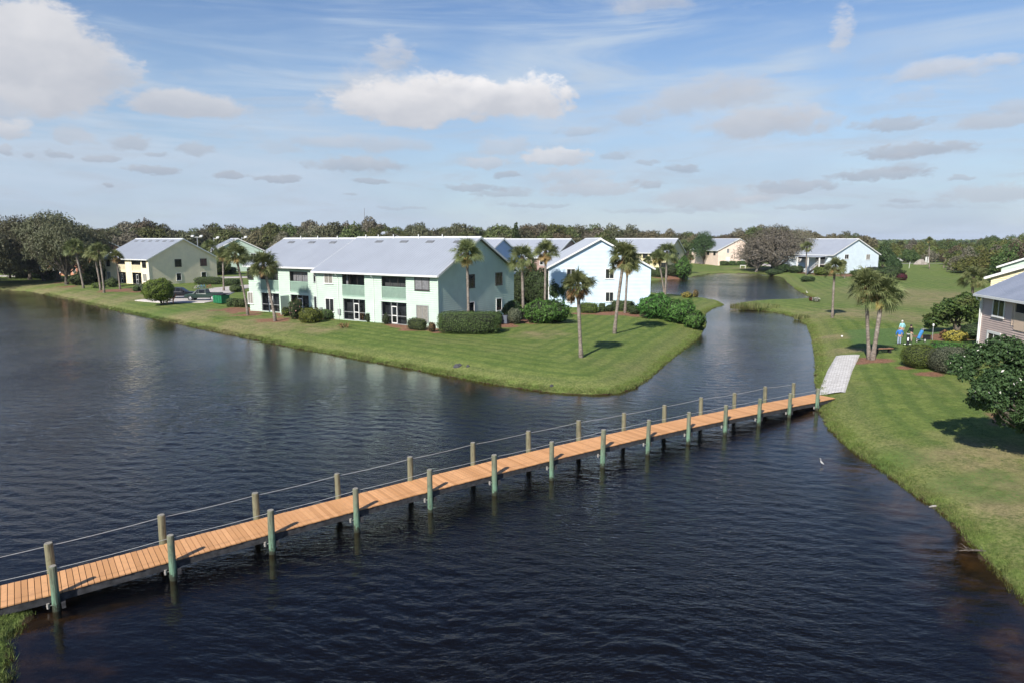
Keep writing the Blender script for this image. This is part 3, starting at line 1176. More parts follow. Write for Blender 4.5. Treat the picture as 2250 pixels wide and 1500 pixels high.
# ---- pale blue house with the sunlit gable
H3 = House('apartment_house', 'pale blue house with a sunlit gable behind the palms, right of the mint house', pos(1206, 101), 88, 30., 14.9, eave=5.95, ridge=10.0, wall='blue', pitch=.2)
H3.shell()
g = H3.P('gable')
for (u0, v0, u1, v1, fm) in ((1246, 592, 1263, 613, 'white'), (1331, 592, 1348, 612, 'white'), (1331, 643, 1347, 662, 'white'), (1246, 640, 1262, 662, 'white')):
    H3.window(g, H3.gr(u0, v0, u1, v1), fm, 'glass', 1)
pl = H3.P('front')
for x in (2.0, 9.0, 16.):
    H3.window(pl, (x, x + 1.6, 4.1, 5.5), 'bronze', 'glass')
    H3.window(pl, (x, x + 1.6, .9, 2.4), 'white', 'glass')
H3.finish()
H3.roofs(rib=.5)
H3.downspout(.4)
H3.corner(.02, .0, 5.7)

# ---- houses behind
H4 = House('apartment_house', 'blue house whose dark gable peeks out behind the mint house roof', pos(1046, 114), 147, 34., 15.75, eave=5.9, ridge=10.0, wall='sky_blue', pitch=.3)
H4.shell()
g = H4.P('gable')
for x in (3, 11):
    for zz in (1., 4.2):
        H4.window(g, (x, x + 1.3, zz, zz + 1.4), 'white', 'glass')
H4.finish()
H4.roofs(rib=.6, pipes=[(6, 0), (14, 0)])

H5 = House('apartment_house', 'rose brown house with a pale roof behind the two tall palms', pos(1216, 158), 147, 22., 15.75, eave=5.9, ridge=9.95, wall='brown', pitch=.3)
H5.shell()
for x in (2, 8, 14):
    H5.window(H5.P('front'), (x, x + 1.6, 4.1, 5.4), 'white', 'glass')
H5.finish()
H5.roofs(rib=.7)

H6 = House('apartment_house', 'pale yellow house left of the far pond with a dark oak beside it', pos(1466, 222), 147, 26., 16, eave=5.7, ridge=10.1, wall='yellow', pitch=.35)
H6.shell(((0, None, 0.),), [(a, a + 3.2, 3.1, 5.4) for a in (3., 9., 15.)])
for a in (3., 9., 15.):
    H6.balcony(H6.P('front'), (a, a + 3.2, 4.3, 5.4), 4.3, 3.1, railm='cream')
for a in (.6, 6.9, 13., 19.):
    H6.window(H6.P('front'), (a, a + 1.5, 3.9, 5.3), 'bronze', 'glass')
    H6.window(H6.P('front'), (a, a + 1.5, .9, 2.4), 'bronze', 'glass')
H6.window(H6.P('gable'), (9., 10.6, 4., 5.4), 'white', 'glass')
H6.finish()
H6.roofs(rib=.8)

H7 = House('apartment_house', 'peach coloured house behind the far end of the pond', pos(1576, 262), 97, 26., 16.8, eave=5.8, ridge=10.05, wall='peach', pitch=.35)
H7.shell()
r = H7.gr(1597, 547, 1602, 556)
H7.window(H7.P('gable'), r, 'white', 'blind')
for u in (1599, 1632):
    H7.window(H7.P('gable'), H7.gr(u - 4, 565, u + 4, 575), 'white', 'white', 0)
for x in (2, 8, 14):
    H7.window(H7.P('front'), (x, x + 1.8, 4., 5.4), 'bronze', 'glass')
H7.finish()
H7.roofs(rib=.8)

H8 = House('apartment_house', 'white blue house with porch posts and stair beside the fairway', pos(1829, 198), 112, 24., 17.8, eave=5.6, ridge=10.0, wall='paleblue', pitch=.3)
H8.shell(((0, None, 0.),), [(3.0, 6.5, 2.9, 5.3), (3.0, 6.5, .1, 2.6), (10, 14, 2.9, 5.3)])
H8.balcony(H8.P('front'), (3., 6.5, 4.1, 5.3), 4.1, 2.9, railm='white')
H8.balcony(H8.P('front'), (10., 14., 4.1, 5.3), 4.1, 2.9, railm='white')
H8.recess(H8.P('front'), (3., 6.5, .1, 2.6), 1.8)
g = H8.P('gable')
for (u0, v0, u1, v1, pm) in ((1856, 560, 1864, 569, 'glass'), (1903, 560, 1911, 570, 'drape'), (1902, 588, 1908, 596, 'glass')):
    H8.window(g, H8.gr(u0, v0, u1, v1), 'white', pm)
H8.finish()
H8.roofs(rib=.8)
# porch roof with two posts and the stair on the lake side
mb = MB()
mb.obox((1.5, .6, 5.05), (9.5, 0, 0), (0, 2.9, -.25), (0, 0, .14))
mb.build('porch_roof', M['roof'], H8.root)
for x in (2.0, 6.2, 10.4):
    mb = MB()
    mb.box(x - .14, x + .14, 3.05, 3.33, -.2, 4.9)
    mb.build('porch_post', M['white'], H8.root)
mb = MB()
for i in range(14):
    mb.box(3.2 + i * .28, 3.48 + i * .28, 1.2, 2.4, 2.75 - (i + 1) * .2, 2.75 - i * .2)
mb.box(.8, 3.2, .04, 2.6, 2.6, 2.76)
mb.build('outside_stair', M['concrete'], H8.root)
mb = MB()
for y in (1.15, 2.42):
    mb.obox((3.2, y, 3.6), (3.9, 0, -2.8), (0, .06, 0), (0, 0, .10))
    for i in range(14):
        mb.box(3.3 + i * .28, 3.34 + i * .28, y + .01, y + .05, 2.75 - i * .2, 3.52 - i * .2)
mb.build('stair_railing', M['white'], H8.root)

# coral house hidden among the oaks, mint houses behind the car park, small far mint house
H9 = House('apartment_house', 'coral house half hidden behind the big oaks at the left edge', pos(172, 186), 147, 30., 16, eave=5.7, ridge=9.4, wall='coral', pitch=.35)
H9.shell(((0, None, 0.),), [(a, a + 3.4, zz, zz + 2.4) for a in (4., 12., 20.) for zz in (.1, 2.95)])
for a in (4., 12., 20.):
    H9.balcony(H9.P('front'), (a, a + 3.4, 4.1, 5.35), 4.1, 2.95, railm='white')
    H9.porch(H9.P('front'), (a, a + 3.4, .1, 2.5), fm='white')
for a in (1., 9., 17., 25.):
    H9.window(H9.P('front'), (a, a + 1.5, 3.9, 5.3), 'white', 'glass')
    H9.window(H9.P('front'), (a, a + 1.5, .9, 2.4), 'white', 'glass')
H9.finish()
H9.roofs(rib=.8)

H10 = House('apartment_house', 'mint green house behind the car park between the cream house and long mint house', pos(462, 210), 118, 20., 17., eave=5.9, ridge=10.1, wall='mint', pitch=.3)
H10.shell()
for x in (3., 12.):
    H10.window(H10.P('gable'), (x, x + 1.4, 4.1, 5.5), 'white', 'glass')
    H10.window(H10.P('gable'), (x, x + 1.4, 1.0, 2.4), 'white', 'glass')
H10.finish()
H10.roofs(rib=.7)
H11 = House('apartment_house', 'small pale mint gable showing above the roof ridge of the long mint house', pos(815, 255), 112, 14., 15, eave=8.6, ridge=12.6, wall='mint', pitch=.35)
H11.shell()
H11.finish()
H11.roofs(rib=.8)

# ---- row of three on the right edge
F12 = (41.9, 60.6)
A12 = 80
L12 = 26.
C12 = (F12[0] - L12 * math.cos(math.radians(A12)), F12[1] - L12 * math.sin(math.radians(A12)))
H12 = House('apartment_house', 'dusty pink house with a ribbed grey roof at the right edge', C12, A12, L12, 16., eave=5.35, ridge=9.4, base=1.0, wall='pink', roof='roofnear', pitch=.19)
w1 = H12.fr(2185, 652, 2209, 695)
bal = H12.fr(2224, 660, 2250, 705)
pan = (bal[0] - 3.8, bal[1] - .1)
low = H12.fr(2171, 744, 2195, 772)
H12.shell(((0, None, 0.),), [(pan[0] + .4, pan[1] - .5, 3.05, 5.05)])
pl = H12.P('front')
H12.recess(pl, (pan[0] + .4, pan[1] - .5, 3.05, 5.05), 1.8)
mb = MB()
n = 44
H12.bar(mb, pl, pan[0] + .4, pan[1] - .5, 2.7, 4.15, .04, .075)
for i in range(n):
    q = pan[0] + .4 + (pan[1] - pan[0] - .9) * (i + .5) / n
    H12.bar(mb, pl, q - .035, q + .02, 2.72, 4.13, .076, .096)
mb.build('balcony_panel', M['tanpanel'], H12.root)
mb = MB()
for q in (pan[1] - .5, pan[1] - .2):
    H12.bar(mb, pl, q, q + .12, 3.0, 5.15, .0, .09)
mb.build('balcony_post', M['tanpanel'], H12.root)
H12.window(pl, w1, 'white', 'glass', 1, .10)
H12.window(pl, (low[0], low[1], .45, 1.95), 'white', 'glass', 1, .22)
H12.finish()
H12.roofs(rib=.40, eo=.55)
mb = MB()
mb.box(L12 - .13, L12 + .03, -.02, .12, -.3, 5.3)
mb.build('corner_board', M['white'], H12.root)
mb = MB()
mb.tube([(L12 - .1, .6, 4.98), (L12 - .1, .55, 4.75), (L12 - .1, .22, 4.55), (L12 - .1, .18, .1)], .05, 6)
mb.build('downspout', M['gutter'], H12.root)

H13 = House('apartment_house', 'yellow house whose roof edge rises directly behind the dusty pink house', pos(2166, 74.5), 48, 20., 18., eave=6.0, ridge=9.5, wall='yellow', pitch=.2)
H13.shell()
H13.finish()
H13.roofs(rib=.45)
H14 = House('apartment_house', 'pale mint house farthest back in the row at the right edge', pos(2192, 104), 48, 22., 18., eave=6.0, ridge=9.7, wall='mint', pitch=.2)
H14.shell()
H14.finish()
H14.roofs(rib=.5)
HOUSES = [H1, H2, H3, H4, H5, H6, H7, H8, H9, H10, H11, H12, H13, H14]


def near_house(x, y, pad=2.):
    for h in HOUSES:
        dx, dy = x - h.C[0], y - h.C[1]
        a, b = dx * h.X[0] + dy * h.X[1], dx * h.Y[0] + dy * h.Y[1]
        if -pad < a < h.L + pad and -h.D - pad < b < pad:
            return True
    return False
# ------------------------------------------------------------------ ground, water, paths
TEE = [(at(1905, 738, 1.), 15., 6.0, .05)]          # close-mown tee under the two palms (centre, half sizes, angle)
MULCH = []                                           # (x, y, radius)


def mulch_px(u, v, r):
    p = ground(u, v)
    MULCH.append((p.x, p.y, r))


for u, v, r in ((1028, 716, 4.2), (985, 722, 3.), (1080, 712, 3.4), (1120, 706, 2.6), (1165, 706, 2.5), (930, 722, 2.4), (880, 714, 2.0), (800, 702, 1.8), (740, 697, 2.2), (690, 697, 3.0),
                (655, 688, 3.), (605, 703, 2.0), (560, 682, 3.6), (520, 680, 3.), (545, 692, 1.6), (1380, 690, 2.6), (1345, 688, 2.4), (1300, 688, 2.4), (1425, 690, 3.), (1913, 792, 1.5), (1926, 792, 1.2),
                (1990, 808, .8), (2050, 822, 1.0), (2100, 742, 2.6), (2060, 742, 2.0), (1845, 605, 7.), (1810, 600, 7.), (1930, 600, 7.), (1470, 607, 6.), (310, 640, 3.), (265, 638, 4.), (130, 622, 2.), (150, 630, 2.), (2235, 925, 1.6)):
    mulch_px(u, v, r)
DRY = [(ground(u, v), r) for u, v, r in ((2180, 1005, 3.5), (2225, 1070, 2.6), (2235, 1120, 1.8), (2160, 1010, 1.8), (1880, 690, 6.), (2040, 660, 14.), (1960, 640, 12.), (620, 715, 5.), (560, 712, 6.), (700, 725, 3.),
                                         (1840, 740, 2.5), (1860, 770, 2.), (1900, 690, 8.), (2110, 650, 14.), (300, 655, 7.), (440, 690, 6.), (1650, 590, 9.), (1185, 735, 3.), (2000, 700, 6.), (100, 640, 7.), (150, 650, 6.), (60, 628, 6.), (190, 655, 5.))]
LUSH = [(ground(u, v), r) for u, v, r in ((2140, 1065, 1.6), (2185, 1050, 1.1), (2215, 1085, .9), (350, 690, 5.), (1960, 1010, 1.6))]


def masks(x, y):
    m = np.zeros_like(x)
    g = np.zeros_like(x)
    b = np.zeros_like(x)
    lu = np.zeros_like(x)
    wv = .25 * np.sin(x * 1.9 + y * .7) + .2 * np.sin(y * 2.3 - x * .6)
    for cx, cy, r in MULCH:
        q = np.hypot(x - cx, y - cy) / r + wv * .8
        m = np.maximum(m, np.clip((1.08 - q) / .16, 0, 1))
    for p, r in DRY:
        q = np.hypot(x - p.x, y - p.y) / r + wv * .6
        g = np.maximum(g, np.clip((1.3 - q) / .9, 0, 1))
    for p, r in LUSH:
        q = np.hypot(x - p.x, y - p.y) / r + wv * .7
        lu = np.maximum(lu, np.clip((1.1 - q) / .5, 0, 1))
    for (cx, cy), a, c, an in TEE:
        dx, dy = x - cx, y - cy
        q = (np.abs(dx) / a) ** 4 + (np.abs(dy) / c) ** 4
        b = np.maximum(b, np.clip((1.1 - q) / .25, 0, 1) * np.clip((shore(x, y) - 3.2) / .5, 0, 1))
    return m, g, b, lu


def ground_material():
    m, t, b = newmat('lawn_and_soil')
    geo = N(t, 'ShaderNodeNewGeometry')
    P = geo.outputs['Position']
    at1 = N(t, 'ShaderNodeAttribute', attribute_name='mask')
    at2 = N(t, 'ShaderNodeAttribute', attribute_name='shore')
    sep = N(t, 'ShaderNodeSeparateColor')
    t.links.new(at1.outputs['Color'], sep.inputs[0])
    big = NOISE(t, P, .10, 4, .6)
    mid = NOISE(t, P, .7, 5, .65)
    fine = NOISE(t, P, 7.0, 4, .75)
    vfine = NOISE(t, P, 40.0, 3, .8)
    c = MIX(t, SMOOTH(t, mid, .3, .7), (.098, .150, .032), (.166, .210, .054))
    c = MIX(t, MATH(t, 'MULTIPLY', SMOOTH(t, big, .48, .72), .40), c, (.195, .190, .080))
    # mowing lines follow the bank
    st = MATH(t, 'SINE', MATH(t, 'MULTIPLY_ADD', at2.outputs['Fac'], 3.9, MATH(t, 'MULTIPLY', mid, 1.2)))
    c = MIX(t, MATH(t, 'MULTIPLY', SMOOTH(t, st, -.2, .9), .45), c, (.070, .118, .030))
    # bank: paler dry fringe over a fresh green lip
    sh = at2.outputs['Fac']
    fr = MATH(t, 'MULTIPLY', SMOOTH(t, sh, 3.6, 1.2), SMOOTH(t, fine, .35, .65))
    c = MIX(t, MATH(t, 'MULTIPLY', fr, .55), c, (.235, .215, .095))
    lip = MATH(t, 'MULTIPLY', SMOOTH(t, sh, 1.3, .5), SMOOTH(t, mid, .42, .6))
    c = MIX(t, MATH(t, 'MULTIPLY', lip, .6), c, (.125, .195, .042))
    dry = MATH(t, 'MULTIPLY', sep.outputs[1], SMOOTH(t, MATH(t, 'MULTIPLY_ADD', fine, .5, MATH(t, 'MULTIPLY', mid, .6)), .38, .62))
    c = MIX(t, MATH(t, 'MULTIPLY', dry, .72), c, (.27, .215, .12))
    c = MIX(t, MATH(t, 'MULTIPLY', sep.outputs[2], .85), c, MIX(t, mid, (.072, .135, .034), (.10, .17, .05)))
    c = MIX(t, MATH(t, 'MULTIPLY', at1.outputs['Alpha'], SMOOTH(t, fine, .35, .7)), c, (.070, .140, .030))
    mul = MIX(t, SMOOTH(t, fine, .3, .7), (.17, .085, .05), (.28, .155, .10))
    c = MIX(t, sep.outputs[0], c, mul)
    # fine grain of blades
    mf = NOISE(t, P, 2.6, 5, .7)
    c = MIX(t, .6, c, MIX(t, SMOOTH(t, mf, .32, .68), (.36, .37, .36), (.64, .62, .62)), 'OVERLAY')
    c = MIX(t, .75, c, MIX(t, SMOOTH(t, fine, .25, .75), (.33, .33, .33), (.67, .67, .67)), 'OVERLAY')
    c = MIX(t, .35, c, MIX(t, SMOOTH(t, vfine, .25, .75), (.3, .3, .3), (.7, .7, .7)), 'OVERLAY')
    # lake bed: brown muck at the edge, painted blacker outward for light lost underwater
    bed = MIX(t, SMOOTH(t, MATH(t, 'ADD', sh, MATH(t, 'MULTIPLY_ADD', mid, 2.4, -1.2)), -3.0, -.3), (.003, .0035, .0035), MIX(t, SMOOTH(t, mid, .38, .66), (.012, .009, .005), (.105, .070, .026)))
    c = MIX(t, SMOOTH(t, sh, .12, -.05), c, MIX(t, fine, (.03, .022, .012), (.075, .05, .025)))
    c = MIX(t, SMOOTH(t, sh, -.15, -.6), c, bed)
    sx = N(t, 'ShaderNodeSeparateXYZ')
    t.links.new(P, sx.inputs[0])
    c = MIX(t, SMOOTH(t, sx.outputs[1], 330., 420.), c, (.05, .065, .025))
    t.links.new(c, b.inputs['Base Color'])
    b.inputs['Roughness'].default_value = .85
    b.inputs['Specular IOR Level'].default_value = .15
    bn = N(t, 'ShaderNodeBump', i_Strength=.75, i_Distance=.06)
    t.links.new(MATH(t, 'ADD', fine, MATH(t, 'MULTIPLY', vfine, .5)), bn.inputs['Height'])
    t.links.new(bn.outputs[0], b.inputs['Normal'])
    return m


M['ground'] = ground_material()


def set_attrs(me, x, y, d):
    m, g, b, lu = masks(x, y)
    a = me.attributes.new('mask', 'FLOAT_COLOR', 'POINT')
    a.data.foreach_set('color', np.stack([m, g, b, lu], 1).astype(np.float32).ravel())
    a = me.attributes.new('shore', 'FLOAT', 'POINT')
    a.data.foreach_set('value', d.astype(np.float32))


def terrain():
    th = np.concatenate([np.radians(np.linspace(-62, 62, 560)), np.radians(np.linspace(66, 294, 40))])
    r = [6.]
    while r[-1] < 6500:
        r.append(r[-1] * (1.0085 if r[-1] < 300 else 1.05))
    r = np.array(r)
    T, Rr = np.meshgrid(th, r)
    x, y = (Rr * np.sin(T)).ravel(), (Rr * np.cos(T)).ravel()
    d = shore(x, y)
    z = height(x, y, d)
    n, k = len(th), len(r)
    i = np.arange(k - 1)[:, None] * n + np.arange(n)[None]
    i2 = np.arange(k - 1)[:, None] * n + (np.arange(n)[None] + 1) % n
    Q = np.stack([i, i2, i2 + n, i + n], -1).reshape(-1, 4)
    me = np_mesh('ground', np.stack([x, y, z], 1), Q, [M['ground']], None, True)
    set_attrs(me, x, y, d)
    return kind(link('ground', me), 'structure')


terrain()


def grass():
    """short blades over the nearer lawns and ragged longer ones along the banks"""
    rs = np.random.RandomState(5)
    xs, ys, hs = [], [], []
    for (x0, x1, y0, y1, n) in ((17, 46, 14, 50, 60000), (-42, 26, 50, 100, 90000), (18, 46, 48, 92, 50000), (-18, -8, 15, 23, 6000)):
        x, y = rs.uniform(x0, x1, n), rs.uniform(y0, y1, n)
        d = shore(x, y)
        k = (d > .12) & (np.abs(x / y) < .86)
        x, y, d = x[k], y[k], d[k]
        m = masks(x, y)
        k = (m[0] < .3) & (rs.uniform(size=len(x)) > m[1] * .5) & (m[2] < .5)
        x, y, d = x[k], y[k], d[k]
        xs.append(x)
        ys.append(y)
        hs.append(np.full(len(x), .05) * rs.uniform(.6, 1.3, len(x)))
    A, B = WP, np.roll(WP, -1, 0)
    L = np.hypot(*(B - A).T)
    for a, b, l in zip(A, B, L):
        dist = max(20, math.hypot(*(a + b)) / 2)
        if dist > 170 or (a[1] + b[1]) / 2 < 10:
            continue
        n = int(l * 260 * min(1., 45. / dist))
        q = rs.uniform(size=n)
        e = (b - a) / max(l, 1e-6)
        off = rs.normal(size=n) * .28 + .25
        nn = np.array([e[1], -e[0]])
        for sgn in (1, -1):
            x = a[0] + e[0] * q * l + nn[0] * off * sgn
            y = a[1] + e[1] * q * l + nn[1] * off * sgn
            d = shore(x, y)
            k = (d > -.12) & (d < 1.3)
            xs.append(x[k])
            ys.append(y[k])
            cl = .55 + .45 * np.sin(x[k] * 1.3 + 2 * np.sin(y[k] * .9)) * np.sin(y[k] * 1.7 + x[k] * .4)
            hs.append(rs.uniform(.04, .20, k.sum()) * (1 - .5 * np.clip(d[k], 0, 1)) * (.45 + cl))
    x, y, h = np.concatenate(xs), np.concatenate(ys), np.concatenate(hs)
    z = height(x, y) - .01
    n = len(x)
    V = []
    for rep in range(2):
        a = rs.uniform(0, 6.28, n)
        w = (.010 + .03 * h) * np.clip(np.hypot(x, y) / 40., .7, 2.0)
        ln = h * rs.uniform(.2, .8, n)
        a2 = rs.uniform(0, 6.28, n)
        ox, oy = rs.normal(size=n) * .05, rs.normal(size=n) * .05
        p0 = np.stack([x + ox - np.cos(a) * w, y + oy - np.sin(a) * w, z], 1)
        p1 = np.stack([x + ox + np.cos(a) * w, y + oy + np.sin(a) * w, z], 1)
        p2 = np.stack([x + ox + np.cos(a2) * ln, y + oy + np.sin(a2) * ln, z + h], 1)
        V.append(np.stack([p0, p1, p2], 1).reshape(-1, 3))
    V = np.concatenate(V)
    me = np_mesh('grass', V, np.arange(len(V)).reshape(-1, 3), [M['ground']])
    vx, vy = np.repeat(np.tile(x, 2), 3), np.repeat(np.tile(y, 2), 3)
    set_attrs(me, vx, vy, np.maximum(shore(vx, vy), .35))
    o = kind(link('grass', me), 'stuff')
    return tag(o, 'short green lawn grass with ragged blades along the water edge', 'grass')


grass()


def water_material():
    m = bpy.data.materials.new('lake_water')
    t, n, l = nt(m)
    n.remove(n['Principled BSDF'])
    geo = N(t, 'ShaderNodeNewGeometry')
    P = geo.outputs['Position']
    # slow bending of the wave field
    wn = N(t, 'ShaderNodeTexNoise', i_Scale=.05, i_Detail=2.)
    t.links.new(P, wn.inputs['Vector'])
    off = N(t, 'ShaderNodeVectorMath', operation='MULTIPLY_ADD')
    t.links.new(wn.outputs['Color'], off.inputs[0])
    off.inputs[1].default_value = (7, 7, 0)
    t.links.new(P, off.inputs[2])

    def lay(rot, sx, sy, scale, detail, rough, dist=0.):
        mp = N(t, 'ShaderNodeMapping')
        mp.inputs['Rotation'].default_value = (0, 0, math.radians(rot))
        mp.inputs['Scale'].default_value = (sx, sy, 1)
        t.links.new(off.outputs[0], mp.inputs[0])
        return NOISE(t, mp.outputs[0], scale, detail, rough, dist)

    a = lay(8, .34, 1.0, 2.2, 5, .62, .8)
    a2 = lay(-22, .38, 1.0, 3.4, 4, .6, .6)
    b2 = lay(30, .45, 1.0, 5.5, 3, .55)
    c = lay(-5, .5, 1.0, 9.5, 2, .6)
    side = NOISE(t, P, .022, 2)
    patch = NOISE(t, P, .055, 3)
    un = N(t, 'ShaderNodeAttribute', attribute_name='unresolved')
    h = MATH(t, 'MULTIPLY', MATH(t, 'ADD', MATH(t, 'MULTIPLY', a, .50), MATH(t, 'MULTIPLY', a2, .42)), MATH(t, 'MULTIPLY_ADD', un.outputs['Fac'], .85, .15))
    h = MATH(t, 'ADD', h, MATH(t, 'MULTIPLY', b2, .20))
    h = MATH(t, 'ADD', h, MATH(t, 'MULTIPLY', c, .12))
    at2 = N(t, 'ShaderNodeAttribute', attribute_name='calm')
    calm = SMOOTH(t, at2.outputs['Fac'], .08, .95, .18, 1.)
    amp = MATH(t, 'MULTIPLY', SMOOTH(t, patch, .3, .7, .62, 1.1), calm)
    bn = N(t, 'ShaderNodeBump', i_Strength=1.0, i_Distance=.20)
    t.links.new(MATH(t, 'MULTIPLY', h, amp), bn.inputs['Height'])
    fres = N(t, 'ShaderNodeFresnel', i_IOR=1.333)
    # light leaving the water is bent at the surface, so both sides use the outer angle
    t.links.new(MATH(t, 'MULTIPLY_ADD', geo.outputs['Backfacing'], .75 - 1.333, 1.333), fres.inputs['IOR'])
    t.links.new(bn.outputs[0], fres.inputs['Normal'])
    gl = N(t, 'ShaderNodeBsdfGlossy', i_Roughness=.06)
    gl.inputs['Color'].default_value = (1, 1, 1, 1)
    t.links.new(bn.outputs[0], gl.inputs['Normal'])
    tr = N(t, 'ShaderNodeBsdfTransparent')
    tr.inputs['Color'].default_value = (.74, .63, .46, 1)
    df = N(t, 'ShaderNodeBsdfDiffuse')
    df.inputs['Color'].default_value = (.006, .008, .015, 1)
    body = N(t, 'ShaderNodeMixShader', i_0=.15)
    l.new(tr.outputs[0], body.inputs[1])
    l.new(df.outputs[0], body.inputs[2])
    mx = N(t, 'ShaderNodeMixShader')
    l.new(fres.outputs[0], mx.inputs[0])
    l.new(body.outputs[0], mx.inputs[1])
    l.new(gl.outputs[0], mx.inputs[2])
    l.new(mx.outputs[0], n['Material Output'].inputs[0])
    return m


M['water'] = water_material()


def lake():
    """lake surface with real wind waves; the short ripples are left to the bump of the material"""
    rs = np.random.RandomState(12)
    th = np.concatenate([np.radians(np.linspace(-47, 47, 800)), np.radians(np.linspace(50, 310, 60))])
    r = [3., 8., 12.]
    while r[-1] < 320:
        r.append(r[-1] * 1.0037)
    r = np.array(r)
    T, Rr = np.meshgrid(th, r)
    x, y = (Rr * np.sin(T)).ravel(), (Rr * np.cos(T)).ravel()
    rr = Rr.ravel()
    d = shore(x, y)
    lee = np.clip((y - 44) / 14., 0, 1) * np.clip((9 - x) / 10., 0, 1)
    calm = .08 + .92 * np.clip((-d - .3) / (9. + 16. * lee), 0, 1) ** (.8 + .25 * lee)
    gust = .80 + .35 * np.sin(x * .11 + 1.7 * np.sin(y * .06)) * np.sin(y * .13 + 1.3 * np.sin(x * .05 + 1))
    sp = rr * .0042
    z = np.zeros_like(x)
    n = 60
    lam = np.exp(rs.uniform(math.log(.25), math.log(1.15), n))
    for l in lam:
        k = 2 * math.pi / l
        an = math.radians(84) + rs.normal() * .5
        ph = rs.uniform(0, 6.28)
        bend = .9 * np.sin(x * .045 + ph) + .7 * np.sin(y * .05 - ph)
        steep = .118 / math.sqrt(n / 2.) * (1.0 if l > .5 else .8)
        vis = np.clip(l / sp / 2.6 - .6, 0, 1)
        z += steep / k * np.sin(k * (x * math.cos(an) + y * math.sin(an)) + ph + bend * 1.3) * vis
    z *= calm * gust * np.clip(-d / .8, 0, 1) * np.clip((rr - 9) / 4, 0, 1)
    nn, kk = len(th), len(r)
    i = np.arange(kk - 1)[:, None] * nn + np.arange(nn)[None]
    i2 = np.arange(kk - 1)[:, None] * nn + (np.arange(nn)[None] + 1) % nn
    Q = np.stack([i, i2, i2 + nn, i + nn], -1).reshape(-1, 4)
    Q = Q[(d[Q].min(1) < 1.5)]
    used = np.unique(Q)
    re = np.full(len(x), -1)
    re[used] = np.arange(len(used))
    me = np_mesh('lake_water', np.stack([x, y, z], 1)[used], re[Q], [M['water']], None, True)
    a = me.attributes.new('calm', 'FLOAT', 'POINT')
    a.data.foreach_set('value', calm[used].astype(np.float32))
    a = me.attributes.new('unresolved', 'FLOAT', 'POINT')
    a.data.foreach_set('value', np.clip((rr[used] - 25) / 80., 0, 1).astype(np.float32))
    kind(link('lake_water', me), 'structure')


lake()


def ribbon(name, pts, widths, mat, lift=.03, step=.6, across=6, thick=.12):
    """a paved strip laid over the ground along a line"""
    P = [Vector((p[0], p[1], 0)) for p in pts]
    if not hasattr(widths, '__len__'):
        widths = [widths] * len(P)
    line = []
    for i in range(len(P) - 1):
        n = max(1, int((P[i + 1] - P[i]).length / step))
        for k in range(n):
            q = k / n
            line.append((P[i].lerp(P[i + 1], q), widths[i] * (1 - q) + widths[i + 1] * q))
    line.append((P[-1], widths[-1]))
    V, Q = [], []
    na = across + 3
    for i, (p, w) in enumerate(line):
        t = (line[min(i + 1, len(line) - 1)][0] - line[max(i - 1, 0)][0]).normalized()
        s = Vector((-t.y, t.x, 0))
        qs = [p + s * w * (k / across - .5) for k in range(across + 1)]
        zs = height(np.array([q.x for q in qs]), np.array([q.y for q in qs]))
        zs = np.maximum(zs, 0.05)
        zz = [max(zs[max(0, k - 1):k + 2]) + lift for k in range(across + 1)]
        V.append((qs[0].x, qs[0].y, zz[0] - thick))
        V += [(q.x, q.y, z) for q, z in zip(qs, zz)]
        V.append((qs[-1].x, qs[-1].y, zz[-1] - thick))
    for i in range(len(line) - 1):
        for k in range(na - 1):
            Q.append([i * na + k, i * na + k + 1, (i + 1) * na + k + 1, (i + 1) * na + k])
    me = np_mesh(name, np.array(V), np.array(Q), [mat])
    return kind(link(name, me), 'structure')


def brick_path_material():
    m, t, b = newmat('white_pavers')
    tc = N(t, 'ShaderNodeTexCoord')
    mp = N(t, 'ShaderNodeMapping')
    mp.inputs['Rotation'].default_value = (0, 0, math.radians(28))
    t.links.new(tc.outputs['Object'], mp.inputs[0])
    br = N(t, 'ShaderNodeTexBrick')
    br.inputs['Scale'].default_value = 1.0
    br.inputs['Brick Width'].default_value = .40
    br.inputs['Row Height'].default_value = .20
    br.inputs['Mortar Size'].default_value = .016
    br.inputs['Color1'].default_value = (.72, .70, .66, 1)
    br.inputs['Color2'].default_value = (.54, .52, .49, 1)
    br.inputs['Mortar'].default_value = (.27, .25, .21, 1)
    t.links.new(mp.outputs[0], br.inputs['Vector'])
    n1 = NOISE(t, tc.outputs['Object'], 3, 4)
    t.links.new(MIX(t, MATH(t, 'MULTIPLY', SMOOTH(t, n1, .45, .75), .25), br.outputs['Color'], (.38, .35, .29)), b.inputs['Base Color'])
    b.inputs['Roughness'].default_value = .8
    return m


M['pavers'] = brick_path_material()
a0, a1, a2_ = ground(1826, 867), ground(1845, 815), ground(1863, 781)
ribbon('paver_path', [a0, a1, a2_], [1.75, 1.85, 1.9], M['pavers'], .04, .3)
g1, g2, g3, g4, g5 = ground(395, 655), ground(440, 655), ground(500, 655), ground(520, 640), ground(560, 625)
ribbon('parking_pavement', [ground(352, 655), ground(420, 660), ground(484, 661)], [9., 11, 9.], M['concrete'], .05, 1.5)
ribbon('driveway', [ground(452, 652), ground(478, 640), ground(505, 634), ground(560, 628), ground(640, 624)], [7., 8., 7.5, 7, 7], M['concrete'], .054, 1.5)
ribbon('road', [ground(470, 611), ground(560, 609), ground(660, 606)], 7., M['concrete'], .05, 2.)
ribbon('pavement', [ground(-60, 606), ground(0, 607), ground(52, 608)], [5, 5, 4.5], M['concrete'], .06, 2.)
ribbon('cart_path', [ground(1965, 580), ground(2010, 579), ground(2060, 579), ground(2120, 582), ground(2160, 590)], 4., M['asphalt'], .06, 2.)
